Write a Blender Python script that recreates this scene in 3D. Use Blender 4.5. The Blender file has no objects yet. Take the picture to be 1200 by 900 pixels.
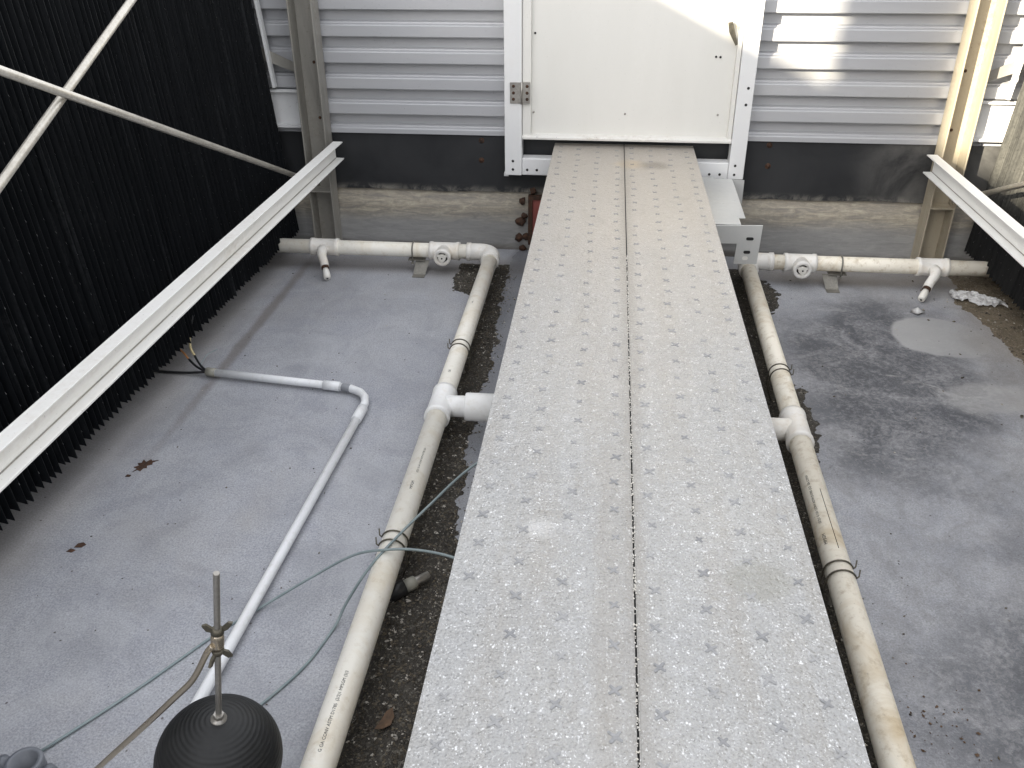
import bpy, bmesh, math, random
from mathutils import Vector, Matrix, noise
random.seed(7)
R = math.radians
S = bpy.context.scene
COL = S.collection

# ------------------------------------------------------------------ camera
cam_d = bpy.data.cameras.new('camera')
cam = bpy.data.objects.new('camera', cam_d)
COL.objects.link(cam)
S.camera = cam
cam_d.sensor_width = 36.0
cam_d.lens = 30.93
cam_d.clip_start = 0.02
cam_d.clip_end = 2000
CX = Vector((0.99456629, 0.10399505, -0.00478758))
CY = -Vector((0.04720256, -0.49146047, -0.86961976))
CZ = -Vector((-0.09278906, 0.86466851, -0.49369885))
M4 = Matrix.Identity(4)
for i in range(3):
    M4[i][0], M4[i][1], M4[i][2] = CX[i], CY[i], CZ[i]
M4[0][3], M4[1][3], M4[2][3] = -0.08204, 0.0, 1.00549
cam.matrix_world = M4
S.render.resolution_x, S.render.resolution_y = 1024, 768

# ------------------------------------------------------------------ light
SUN_DIR = Vector((-0.85, -1.0, 0.4165)).normalized()       # towards the sun
elev = math.asin(SUN_DIR.z)
azim = math.atan2(SUN_DIR.x, SUN_DIR.y)
world = bpy.data.worlds.new('World')
S.world = world
world.use_nodes = True
wn = world.node_tree
for n in list(wn.nodes):
    wn.nodes.remove(n)
wo = wn.nodes.new('ShaderNodeOutputWorld')
wb = wn.nodes.new('ShaderNodeBackground')
sky = wn.nodes.new('ShaderNodeTexSky')
sky.sky_type = 'NISHITA'
sky.sun_disc = False
sky.sun_elevation = elev
sky.sun_rotation = azim
sky.air_density = 1.0
sky.dust_density = 2.5
sky.ozone_density = 1.0
hsv = wn.nodes.new('ShaderNodeHueSaturation')
hsv.inputs['Saturation'].default_value = 0.30
wn.links.new(sky.outputs[0], hsv.inputs['Color'])
veil = wn.nodes.new('ShaderNodeMix')          # thin even veil of high cloud over the clear sky
veil.data_type = 'RGBA'
veil.inputs['Factor'].default_value = 0.6
veil.inputs['B'].default_value = (3.8, 3.82, 3.92, 1)
wn.links.new(hsv.outputs[0], veil.inputs['A'])
wn.links.new(veil.outputs['Result'], wb.inputs[0])
wb.inputs[1].default_value = 0.15
wn.links.new(wb.outputs[0], wo.inputs[0])

sd = bpy.data.lights.new('sun', 'SUN')
sd.energy = 4.8
sd.angle = R(0.6)
sd.color = (1.0, 0.90, 0.72)
sun = bpy.data.objects.new('sun', sd)
COL.objects.link(sun)
sun.rotation_euler = SUN_DIR.to_track_quat('Z', 'Y').to_euler()
sun.location = (-6, -7, 6)

S.view_settings.view_transform = 'Standard'
S.view_settings.look = 'None'
S.view_settings.gamma = 1
S.view_settings.use_curve_mapping = False
S.view_settings.exposure = 1.85
S.cycles.use_denoising = True
S.cycles.max_bounces = 8
S.cycles.diffuse_bounces = 5

# ------------------------------------------------------------------ materials
class NT:
    def __init__(s, name):
        s.m = bpy.data.materials.new(name)
        s.m.use_nodes = True
        s.t = s.m.node_tree
        s.b = s.t.nodes['Principled BSDF']
        s.co = None
    def n(s, typ, **kw):
        nd = s.t.nodes.new(typ)
        for k, v in kw.items():
            setattr(nd, k, v)
        return nd
    def l(s, a, b):
        s.t.links.new(a, b)
    def setin(s, sock, v):
        if hasattr(v, 'links'):
            s.l(v, sock)
        else:
            if isinstance(v, (tuple, list)) and len(v) == 3 and sock.type == 'RGBA':
                v = (*v, 1)
            sock.default_value = v
    def coords(s, kind='obj', scale=None):
        if kind == 'pos':
            o = s.n('ShaderNodeNewGeometry').outputs['Position']
        else:
            o = s.n('ShaderNodeTexCoord').outputs['Object']
        if scale is not None:
            mp = s.n('ShaderNodeMapping')
            mp.inputs['Scale'].default_value = scale
            s.l(o, mp.inputs[0])
            o = mp.outputs[0]
        return o
    def noise(s, co, scale, detail=4, rough=0.55, dist=0.0):
        nd = s.n('ShaderNodeTexNoise')
        s.l(co, nd.inputs['Vector'])
        nd.inputs['Scale'].default_value = scale
        nd.inputs['Detail'].default_value = detail
        nd.inputs['Roughness'].default_value = rough
        nd.inputs['Distortion'].default_value = dist
        return nd.outputs['Fac']
    def voro(s, co, scale, out='Distance', feature='F1', rnd=1.0):
        nd = s.n('ShaderNodeTexVoronoi', feature=feature)
        s.l(co, nd.inputs['Vector'])
        nd.inputs['Scale'].default_value = scale
        nd.inputs['Randomness'].default_value = rnd
        return nd.outputs[out]
    def mr(s, v, a, b, c=0.0, d=1.0, smooth=False):
        nd = s.n('ShaderNodeMapRange')
        if smooth:
            nd.interpolation_type = 'SMOOTHSTEP'
        s.setin(nd.inputs[0], v)
        for i, x in enumerate((a, b, c, d)):
            nd.inputs[1 + i].default_value = x
        return nd.outputs[0]
    def math(s, op, a, b=0.0):
        nd = s.n('ShaderNodeMath', operation=op)
        s.setin(nd.inputs[0], a)
        s.setin(nd.inputs[1], b)
        return nd.outputs[0]
    def mix(s, f, a, b, mode='MIX'):
        nd = s.n('ShaderNodeMix', data_type='RGBA', blend_type=mode)
        s.setin(nd.inputs['Factor'], f)
        s.setin(nd.inputs['A'], a)
        s.setin(nd.inputs['B'], b)
        return nd.outputs['Result']
    def ellipse(s, pos, cx, cy, rx, ry, soft=0.3, wob=0.3, wscale=4.0, rot=0.0):
        mp = s.n('ShaderNodeMapping', vector_type='TEXTURE')
        mp.inputs['Location'].default_value = (cx, cy, 0)
        mp.inputs['Rotation'].default_value = (0, 0, rot)
        mp.inputs['Scale'].default_value = (rx, ry, 1e6)
        s.l(pos, mp.inputs[0])
        ln = s.n('ShaderNodeVectorMath', operation='LENGTH')
        s.l(mp.outputs[0], ln.inputs[0])
        nz = s.noise(pos, wscale, 4)
        v = s.math('ADD', ln.outputs['Value'], s.math('MULTIPLY', s.math('SUBTRACT', nz, 0.5), wob * 2))
        return s.mr(v, 1.0 - soft, 1.0 + soft, 1.0, 0.0, True)
    def bump(s, h, strength=0.3, dist=0.002):
        nd = s.n('ShaderNodeBump')
        nd.inputs['Strength'].default_value = strength
        nd.inputs['Distance'].default_value = dist
        s.setin(nd.inputs['Height'], h)
        s.l(nd.outputs[0], s.b.inputs['Normal'])
    def out(s, color=None, rough=None, metal=None, spec=None):
        if color is not None:
            s.setin(s.b.inputs['Base Color'], color)
        if rough is not None:
            s.setin(s.b.inputs['Roughness'], rough)
        if metal is not None:
            s.setin(s.b.inputs['Metallic'], metal)
        if spec is not None:
            s.setin(s.b.inputs['Specular IOR Level'], spec)
        return s.m

def simple(name, a, b, scale=8, rough=0.5, metal=0.0, fine=60, fine_amt=0.15, bump=0.1, stretch=None, dist=0.001, spec=0.5):
    t = NT(name)
    co = t.coords('pos', stretch)
    n1 = t.mr(t.noise(co, scale, 5), 0.3, 0.7)
    c = t.mix(n1, a, b)
    n2 = t.noise(co, fine, 3)
    c = t.mix(fine_amt, c, t.mix(n2, (0, 0, 0), (1, 1, 1)), 'OVERLAY')
    t.bump(n2, bump, dist)
    return t.out(c, t.mr(n1, 0, 1, rough - 0.06, rough + 0.08), metal, spec)

# --- basin floor
t = NT('basin_floor_coating')
p = t.coords('pos')
big = t.noise(p, 1.7, 5, 0.6)
mid = t.noise(p, 9, 6, 0.65, 0.6)
fine = t.noise(p, 210, 3, 0.75)
c = t.mix(t.mr(big, 0.3, 0.7), (0.285, 0.296, 0.335), (0.37, 0.38, 0.41))
c = t.mix(t.mr(mid, 0.35, 0.75, 0, 0.55), c, (0.42, 0.425, 0.44))
c = t.mix(0.5, c, t.mix(t.mr(fine, 0.3, 0.7), (0.15, 0.15, 0.15), (0.85, 0.85, 0.85)), 'OVERLAY')
smk = t.noise(p, 3.6, 7, 0.7, 1.0)
c = t.mix(t.mr(smk, 0.46, 0.72, 0, 0.55), c, (0.20, 0.207, 0.23))
blm = t.noise(t.coords('pos', (1.3, 0.8, 1)), 2.6, 6, 0.65, 0.7)
c = t.mix(t.mr(blm, 0.52, 0.72, 0, 0.45), c, (0.45, 0.46, 0.485))
drt = t.noise(p, 1.1, 6, 0.65, 0.5)
c = t.mix(t.mr(drt, 0.50, 0.72, 0, 0.35), c, (0.30, 0.275, 0.24))
scr = t.noise(t.coords('pos', (14, 1.2, 1)), 3.0, 6, 0.8, 0.3)
c = t.mix(t.mr(scr, 0.60, 0.70, 0, 0.22), c, (0.58, 0.585, 0.60))
# right-hand rough dark scale with pale wisps
m1 = t.ellipse(p, 0.93, 2.80, 0.36, 0.70, 0.45, 0.55, 3.0, -0.12)
m2 = t.ellipse(p, 1.05, 1.25, 0.40, 0.62, 0.6, 0.6, 3.0)
m2c = t.ellipse(p, 1.1, 2.1, 0.75, 1.6, 0.7, 0.7, 2.2)
st = t.noise(t.coords('pos', (1.8, 1.0, 1)), 7, 8, 0.78, 1.0)
c = t.mix(t.math('MULTIPLY', m2c, t.mr(st, 0.42, 0.66, 0, 0.55)), c, (0.17, 0.165, 0.16))
mm = t.math('MAXIMUM', m1, t.math('MULTIPLY', m2, 0.9))
grain = t.math('ADD', t.math('MULTIPLY', t.noise(p, 6, 6, 0.7, 0.8), 0.42), t.math('MULTIPLY', t.noise(p, 62, 8, 0.85, 0.5), 0.58))
cd = t.mix(t.mr(grain, 0.46, 0.64), (0.055, 0.058, 0.068), (0.31, 0.31, 0.32))
wisp = t.noise(t.coords('pos', (1.0, 1.5, 1)), 4.2, 8, 0.75, 1.1)
cd = t.mix(t.mr(wisp, 0.58, 0.70, 0, 0.5, True), cd, (0.50, 0.49, 0.475))
c = t.mix(t.math('MULTIPLY', mm, 0.92), c, cd)
# smooth pale dried puddle
m3 = t.math('MULTIPLY', t.ellipse(p, 1.235, 3.19, 0.18, 0.18, 0.06, 0.30, 4.0, 0.3), t.ellipse(p, 1.06, 3.20, 0.30, 0.40, 0.7, 0.3, 6.0))
c = t.mix(t.math('MULTIPLY', m3, 0.85), c, t.mix(mid, (0.34, 0.34, 0.345), (0.42, 0.42, 0.42)))
m3b = t.ellipse(p, 1.25, 2.72, 0.16, 0.10, 0.25, 0.5, 6.0, 0.2)
c = t.mix(t.math('MULTIPLY', m3b, 0.45), c, (0.43, 0.425, 0.42))
# silty tan film near the right bank and along the left bank
m4 = t.ellipse(p, 1.62, 3.1, 0.25, 1.3, 0.5, 0.4, 5.0)
c = t.mix(t.math('MULTIPLY', m4, 0.55), c, (0.235, 0.205, 0.165))
m5 = t.ellipse(p, -1.66, 2.4, 0.16, 2.4, 0.5, 0.5, 3.0)
c = t.mix(t.math('MULTIPLY', m5, 0.5), c, (0.225, 0.205, 0.18))
m6 = t.ellipse(p, -1.425, 3.05, 0.022, 0.75, 0.6, 0.6, 7.0)
c = t.mix(t.math('MULTIPLY', m6, 0.55), c, (0.13, 0.105, 0.085))
m6b = t.ellipse(p, -0.9, 3.72, 0.9, 0.10, 0.6, 0.5, 5.0)
c = t.mix(t.math('MULTIPLY', m6b, 0.45), c, (0.19, 0.165, 0.14))
m6c = t.ellipse(p, 1.1, 3.76, 0.7, 0.10, 0.6, 0.5, 5.0)
c = t.mix(t.math('MULTIPLY', m6c, 0.5), c, (0.23, 0.195, 0.155))
# damp strip under the walkway
m7 = t.ellipse(p, -0.02, 2.0, 0.545, 4.0, 0.05, 0.08, 8.0)
c = t.mix(t.math('MULTIPLY', m7, 0.55), c, (0.085, 0.09, 0.10))
# dark specks
sp = t.voro(p, 17)
c = t.mix(t.mr(sp, 0.035, 0.06, 0.8, 0.0), c, (0.05, 0.035, 0.03))
ro = t.mr(mid, 0.3, 0.7, 0.5, 0.7)
ro = t.mix(m7, ro, (0.18, 0.18, 0.18))
ro = t.mix(m3, ro, (0.42, 0.42, 0.42))
t.bump(t.math('ADD', t.math('MULTIPLY', fine, 0.5), t.math('MULTIPLY', grain, mm)), 0.35, 0.004)
M_FLOOR = t.out(c, ro, 0.0, 0.4)

# --- walkway galvanised planks
t = NT('galvanised_grit_plank')
p = t.coords('pos')
big = t.noise(p, 2.2, 5, 0.6)
streak = t.noise(t.coords('pos', (9, 0.9, 1)), 1.6, 5, 0.6)
gr = t.noise(p, 230, 2, 0.6)
vd = t.voro(p, 190)
vd2 = t.voro(p, 95)
c = t.mix(t.mr(big, 0.3, 0.7), (0.315, 0.317, 0.318), (0.375, 0.37, 0.358))
c = t.mix(t.mr(streak, 0.45, 0.75, 0, 0.6), c, (0.30, 0.28, 0.25))
cell = t.noise(p, 34, 4, 0.6, 0.5)
c = t.mix(t.mr(cell, 0.50, 0.72, 0, 0.35), c, (0.47, 0.475, 0.49))
c = t.mix(0.4, c, t.mix(t.mr(gr, 0.3, 0.7), (0.3, 0.3, 0.3), (0.75, 0.75, 0.75)), 'OVERLAY')
pick = t.noise(p, 60, 2)
vs_ = t.voro(t.coords('pos', (1.0, 0.75, 1.0)), 150)
ns_ = t.noise(t.coords('pos', (1.0, 0.8, 1.0)), 330, 2, 0.5, 0.4)
spk = t.math('MAXIMUM', t.math('MULTIPLY', t.mr(ns_, 0.58, 0.68), t.mr(pick, 0.40, 0.60)), t.math('MULTIPLY', t.mr(vs_, 0.16, 0.34, 0.9, 0), t.mr(pick, 0.55, 0.62)))
c = t.mix(t.math('MULTIPLY', spk, 0.85), c, (0.82, 0.83, 0.84))  # white flecks: salt deposits, and sky glints painted into the colour
# beige dust near the door, oily ring, pale scuff
e1 = t.ellipse(p, 0.0, 3.9, 0.5, 1.7, 0.7, 0.3, 3.0)
c = t.mix(t.math('MULTIPLY', e1, 0.65), c, (0.47, 0.42, 0.36))
e2 = t.ellipse(p, 0.205, 1.145, 0.052, 0.048, 0.35, 0.3, 25.0)
c = t.mix(t.math('MULTIPLY', e2, 0.55), c, (0.27, 0.265, 0.235))
e3 = t.ellipse(p, -0.165, 1.245, 0.022, 0.025, 0.8, 0.8, 40.0)
c = t.mix(t.math('MULTIPLY', e3, 0.25), c, (0.80, 0.80, 0.81))
e4 = t.ellipse(p, 0.12, 3.62, 0.06, 0.05, 0.6, 0.5, 20.0)
c = t.mix(t.math('MULTIPLY', e4, 0.55), c, (0.17, 0.14, 0.11))
e5 = t.ellipse(p, 0.02, 3.63, 0.05, 0.06, 0.6, 0.5, 20.0)
c = t.mix(t.math('MULTIPLY', e5, 0.5), c, (0.55, 0.43, 0.27))
e7 = t.ellipse(p, -0.0, 2.0, 0.02, 3.0, 0.8, 0.5, 9.0)
c = t.mix(t.math('MULTIPLY', e7, 0.4), c, (0.25, 0.23, 0.20))
sm1 = t.noise(t.coords('pos', (2.2, 1.0, 1)), 4.5, 7, 0.72, 1.2)
c = t.mix(t.mr(sm1, 0.56, 0.74, 0, 0.5), c, (0.27, 0.25, 0.22))
e6 = t.ellipse(p, -0.045, 1.1, 0.022, 0.5, 0.6, 0.6, 12.0)
c = t.mix(t.math('MULTIPLY', e6, 0.4), c, (0.30, 0.28, 0.25))
dk = t.voro(p, 21)
c = t.mix(t.mr(dk, 0.022, 0.04, 0.75, 0.0), c, (0.10, 0.085, 0.075))
h = t.math('ADD', t.math('MULTIPLY', t.mr(vd2, 0, 0.6, 1, 0), 0.8), t.math('MULTIPLY', t.mr(vd, 0, 0.6, 1, 0), 0.6))
t.bump(t.math('ADD', h, gr), 0.65, 0.0026)
M_PLANK = t.out(c, t.mr(gr, 0.3, 0.7, 0.26, 0.45), 0.35, 0.5)
M_MARK = simple('worn_tread_metal', (0.20, 0.204, 0.212), (0.37, 0.37, 0.37), 13, 0.5, 0.4, 200, 0.3, 0.2)

# --- PVC
def pvc(name, white, stain, amount, seed):
    t = NT(name)
    p = t.coords('pos')
    mp = t.n('ShaderNodeMapping')
    mp.inputs['Location'].default_value = (seed, seed * 0.7, 0)
    t.l(p, mp.inputs[0])
    p = mp.outputs[0]
    n1 = t.noise(p, 5, 6, 0.65, 0.8)
    n2 = t.noise(p, 38, 5, 0.7)
    n3 = t.noise(p, 160, 2)
    c = t.mix(t.mr(n1, 0.48, 0.70, 0, amount), white, stain)
    c = t.mix(t.mr(n2, 0.52, 0.75, 0, amount * 0.75), c, (stain[0] * 0.7, stain[1] * 0.66, stain[2] * 0.6))
    c = t.mix(t.mr(n3, 0.68, 0.76, 0, 0.35 * amount), c, (0.16, 0.13, 0.10))
    t.bump(n2, 0.08, 0.001)
    return t.out(c, t.mr(n1, 0.3, 0.7, 0.32, 0.5), 0, 0.45)
M_PVC = pvc('aged_pvc', (0.86, 0.83, 0.75), (0.66, 0.56, 0.39), 0.55, 0.0)
M_PVC_R = pvc('stained_pvc', (0.85, 0.80, 0.69), (0.52, 0.40, 0.23), 0.85, 3.0)
M_FIT = pvc('pvc_fitting', (0.80, 0.78, 0.74), (0.62, 0.50, 0.32), 0.45, 6.0)
M_FIT_W = pvc('clean_pvc_fitting', (0.86, 0.86, 0.85), (0.74, 0.68, 0.55), 0.35, 12.0)
M_COND = pvc('white_conduit', (0.79, 0.805, 0.825), (0.58, 0.57, 0.55), 0.45, 9.0)
M_NOZ = simple('white_nozzle', (0.80, 0.79, 0.75), (0.74, 0.71, 0.64), 20, 0.4)
M_INK = simple('black_ink', (0.03, 0.03, 0.03), (0.06, 0.06, 0.06), 50, 0.6)
M_GREYPVC = simple('grey_pvc', (0.10, 0.11, 0.13), (0.15, 0.16, 0.18), 15, 0.4)
M_DARK = simple('dark_hole', (0.012, 0.012, 0.012), (0.02, 0.02, 0.02), 20, 0.8)

# --- metals / paint
def paint(name, a, b, dirt, amount, rough=0.42, metal=0.0, stretch=(1, 1, 0.25)):
    t = NT(name)
    p = t.coords('pos', stretch)
    q = t.coords('pos')
    n1 = t.noise(p, 3.2, 6, 0.62, 0.3)
    n2 = t.noise(q, 45, 5, 0.7)
    n3 = t.noise(q, 120, 2)
    c = t.mix(t.mr(n1, 0.3, 0.7), a, b)
    c = t.mix(t.math('MULTIPLY', t.mr(n1, 0.5, 0.8), t.mr(n2, 0.35, 0.65, 0, amount)), c, dirt)
    c = t.mix(t.mr(n3, 0.69, 0.75, 0, amount * 0.7), c, (0.10, 0.075, 0.055))
    t.bump(n2, 0.06, 0.001)
    return t.out(c, t.mr(n2, 0.3, 0.7, rough - 0.05, rough + 0.1), metal, 0.5)
M_SIDING = paint('grey_siding', (0.40, 0.404, 0.422), (0.465, 0.468, 0.48), (0.40, 0.39, 0.38), 0.35, 0.36, 0.15, (0.3, 1, 3))
M_DOOR = paint('white_door_paint', (0.67, 0.66, 0.62), (0.73, 0.72, 0.685), (0.60, 0.575, 0.52), 0.25, 0.42)
M_FRAME = paint('white_frame_paint', (0.69, 0.695, 0.695), (0.74, 0.74, 0.74), (0.62, 0.59, 0.53), 0.35, 0.45)
M_BEAM = paint('pale_beam', (0.80, 0.795, 0.77), (0.86, 0.855, 0.83), (0.45, 0.38, 0.28), 0.55, 0.42, 0.0, (1, 0.4, 1))
M_COLUMN = paint('weathered_column', (0.20, 0.19, 0.17), (0.36, 0.345, 0.31), (0.12, 0.09, 0.055), 0.95, 0.5, 0.1, (3, 3, 0.5))
M_COLUMN_R = paint('tan_stained_column', (0.30, 0.26, 0.19), (0.44, 0.395, 0.31), (0.14, 0.10, 0.055), 0.9, 0.5, 0.05, (3, 3, 0.5))
M_LIP = paint('grubby_lip_paint', (0.60, 0.585, 0.55), (0.72, 0.71, 0.68), (0.30, 0.235, 0.15), 0.95, 0.5, 0, (0.6, 1, 1))
M_GALV = paint('galvanised_plate', (0.56, 0.565, 0.555), (0.66, 0.66, 0.64), (0.45, 0.43, 0.38), 0.4, 0.38, 0.35)
M_STEEL = simple('dull_steel', (0.30, 0.285, 0.26), (0.42, 0.40, 0.37), 25, 0.38, 0.7, 150, 0.25, 0.1)
M_BRASS = simple('brassy_rod', (0.46, 0.40, 0.32), (0.52, 0.46, 0.37), 12, 0.28, 0.85, 250, 0.1, 0.03)
M_STAND = simple('grimy_stand', (0.15, 0.145, 0.125), (0.27, 0.255, 0.225), 25, 0.5, 0.3, 150, 0.3, 0.2)
M_WIRE = simple('dark_wire_clip', (0.075, 0.07, 0.055), (0.14, 0.125, 0.095), 60, 0.45, 0.5)
M_ROD = simple('brace_rod_metal', (0.50, 0.47, 0.41), (0.62, 0.59, 0.53), 20, 0.34, 0.45, 120, 0.3, 0.15)
M_RUST = simple('rusted_iron', (0.030, 0.018, 0.013), (0.095, 0.045, 0.025), 70, 0.85, 0.1, 160, 0.5, 0.6, None, 0.003)
M_RED = simple('red_oxide_plate', (0.22, 0.055, 0.045), (0.30, 0.085, 0.07), 12, 0.6)
M_BLACK = simple('black_plastic', (0.012, 0.013, 0.014), (0.028, 0.028, 0.03), 20, 0.38, 0, 90, 0.3, 0.1)
M_BALL = simple('black_float_plastic', (0.007, 0.0075, 0.008), (0.020, 0.0205, 0.021), 9, 0.5, 0, 90, 0.45, 0.08, None, 0.001, 0.35)
M_CABLE = simple('teal_cable', (0.185, 0.235, 0.245), (0.26, 0.31, 0.315), 20, 0.5)
M_LEAF = simple('dry_leaf', (0.07, 0.042, 0.024), (0.14, 0.085, 0.05), 60, 0.8)
M_TAN = simple('tan_insulation', (0.50, 0.40, 0.20), (0.60, 0.52, 0.33), 40, 0.5)
M_ORANGE = simple('orange_wire', (0.38, 0.16, 0.06), (0.46, 0.22, 0.08), 40, 0.5)
M_TAPE = simple('grey_tape', (0.23, 0.24, 0.26), (0.28, 0.29, 0.31), 40, 0.6)
M_DECK = simple('deck_panel', (0.42, 0.41, 0.39), (0.52, 0.51, 0.49), 3, 0.6)
M_GROUND = simple('concrete_roof', (0.24, 0.235, 0.225), (0.32, 0.31, 0.30), 1, 0.85)
M_BLOCKER = simple('grey_blocker', (0.28, 0.28, 0.28), (0.36, 0.36, 0.36), 3, 0.6)
M_CEMENT = simple('grey_cement_bush', (0.24, 0.235, 0.20), (0.34, 0.33, 0.28), 40, 0.6)

# rubber liner: black with grey dust at its right end and a chalky hem
t = NT('black_rubber_liner')
p = t.coords('pos')
n1 = t.noise(p, 4, 6, 0.65, 0.5)
n2 = t.noise(t.coords('pos', (1, 1, 0.3)), 22, 5, 0.7)
sx = t.n('ShaderNodeSeparateXYZ')
t.l(p, sx.inputs[0])
c = t.mix(t.mr(n1, 0.3, 0.75), (0.013, 0.014, 0.016), (0.032, 0.033, 0.035))
dr = t.math('MULTIPLY', t.mr(sx.outputs['X'], 0.95, 1.28, 0, 1, True), t.mr(n1, 0.3, 0.7, 0.05, 0.8))
c = t.mix(dr, c, (0.17, 0.165, 0.155))
hem = t.math('MULTIPLY', t.mr(sx.outputs['Z'], -0.243, -0.205, 1, 0, True), t.mr(t.noise(p, 12, 6, 0.7, 0.8), 0.42, 0.66, 0, 0.7))
c = t.mix(hem, c, (0.33, 0.31, 0.27))
t.bump(n1, 0.25, 0.006)
M_LINER = t.out(c, t.mr(n1, 0.3, 0.7, 0.45, 0.7), 0, 0.4)

# lower basin wall: grey with chalky-brown tide mark
t = NT('basin_wall_tide')
p = t.coords('pos')
q = t.coords('pos', (0.6, 1, 3.5))
n1 = t.noise(q, 5, 7, 0.7, 0.6)
n2 = t.noise(p, 60, 4, 0.7)
n3 = t.noise(q, 16, 6, 0.7, 0.8)
sx = t.n('ShaderNodeSeparateXYZ')
t.l(p, sx.inputs[0])
zz = t.math('ADD', sx.outputs['Z'], t.math('MULTIPLY', t.math('SUBTRACT', n1, 0.5), 0.10))
c = t.mix(t.mr(n3, 0.3, 0.7), (0.22, 0.218, 0.215), (0.32, 0.316, 0.305))
tide = t.math('MULTIPLY', t.mr(zz, -0.40, -0.31, 0, 1, True), t.mr(n3, 0.30, 0.62, 0.35, 1.0))
c = t.mix(tide, c, t.mix(t.mr(t.math('ADD', t.math('MULTIPLY', n3, 0.8), t.math('MULTIPLY', n2, 0.2)), 0.36, 0.62), (0.17, 0.135, 0.09), (0.42, 0.38, 0.30)))
foot = t.mr(zz, -0.515, -0.475, 0.7, 0, True)
c = t.mix(foot, c, (0.09, 0.075, 0.06))
t.bump(t.math('ADD', n2, n3), 0.3, 0.003)
M_BWALL = t.out(c, 0.6, 0, 0.4)

# fill media
def fillmat(name, a, b, scale_col, amt, zr=None):
    t = NT(name)
    p = t.coords('pos', (1, 6, 0.35))
    q = t.coords('pos')
    n1 = t.noise(p, 5, 6, 0.7)
    n2 = t.noise(t.coords('pos', (1, 40, 0.6)), 2.2, 5, 0.7)
    n3 = t.noise(q, 70, 3)
    c = t.mix(t.mr(n1, 0.3, 0.7), a, b)
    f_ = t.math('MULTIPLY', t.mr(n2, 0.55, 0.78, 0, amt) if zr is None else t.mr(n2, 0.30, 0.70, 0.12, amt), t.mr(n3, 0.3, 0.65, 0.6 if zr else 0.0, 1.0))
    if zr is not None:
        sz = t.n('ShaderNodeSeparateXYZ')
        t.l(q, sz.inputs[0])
        f_ = t.math('MULTIPLY', f_, t.mr(t.math('ADD', sz.outputs['Z'], t.math('MULTIPLY', n1, 0.15)), zr[0], zr[1], 0.03, 1, True))  # scale fades out downwards, painting in a sunlit top and shaded foot
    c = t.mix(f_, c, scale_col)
    t.bump(n3, 0.15, 0.001)
    return t.out(c, t.mr(n1, 0.3, 0.7, 0.42, 0.6), 0, 0.12)
M_FILL = fillmat('black_fill_media', (0.0025, 0.0032, 0.0042), (0.0055, 0.0065, 0.008), (0.075, 0.078, 0.082), 0.45)
M_FILL_R = fillmat('scaled_sunlit_fill', (0.007, 0.0073, 0.008), (0.016, 0.016, 0.016), (0.15, 0.147, 0.13), 0.75, (-0.22, 0.05))
M_NUB = simple('fill_spacer_nub', (0.10, 0.105, 0.11), (0.26, 0.265, 0.27), 40, 0.5)

# silt / chips
def siltmat(name, a, b, pale):
    t = NT(name)
    p = t.coords('pos')
    n1 = t.noise(p, 14, 6, 0.7)
    v = t.n('ShaderNodeTexVoronoi')
    t.l(p, v.inputs['Vector'])
    v.inputs['Scale'].default_value = 210
    sep = t.n('ShaderNodeSeparateColor')
    t.l(v.outputs['Color'], sep.inputs[0])
    c = t.mix(t.mr(n1, 0.3, 0.7), a, b)
    c = t.mix(t.mr(sep.outputs[0], 0.78, 0.98, 0, 0.75), c, pale)
    t.bump(t.math('ADD', t.mr(v.outputs['Distance'], 0, 0.7, 1, 0), n1), 0.8, 0.006)
    return t.out(c, 0.8, 0, 0.3)
M_SILT = siltmat('dark_silt', (0.030, 0.027, 0.024), (0.075, 0.068, 0.057), (0.20, 0.185, 0.155))
M_SILT_R = siltmat('brown_silt', (0.105, 0.085, 0.058), (0.19, 0.155, 0.11), (0.27, 0.23, 0.18))
t = NT('loose_chip')
p = t.coords('pos')
v = t.n('ShaderNodeTexVoronoi')
t.l(p, v.inputs['Vector'])
v.inputs['Scale'].default_value = 90
sep = t.n('ShaderNodeSeparateColor')
t.l(v.outputs['Color'], sep.inputs[0])
c = t.mix(sep.outputs[0], (0.025, 0.021, 0.017), (0.15, 0.125, 0.09))
c = t.mix(t.mr(sep.outputs[1], 0.82, 0.95), c, (0.48, 0.45, 0.40))
M_CHIP = t.out(c, 0.75, 0, 0.3)
# translucent plastic rag
t = NT('crumpled_plastic')
p = t.coords('pos')
n1 = t.noise(p, 30, 5)
c = t.mix(t.mr(n1, 0.4, 0.7), (0.62, 0.62, 0.62), (0.22, 0.21, 0.20))
t.bump(n1, 0.4, 0.01)
M_RAG = t.out(c, 0.3, 0, 0.6)

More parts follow.
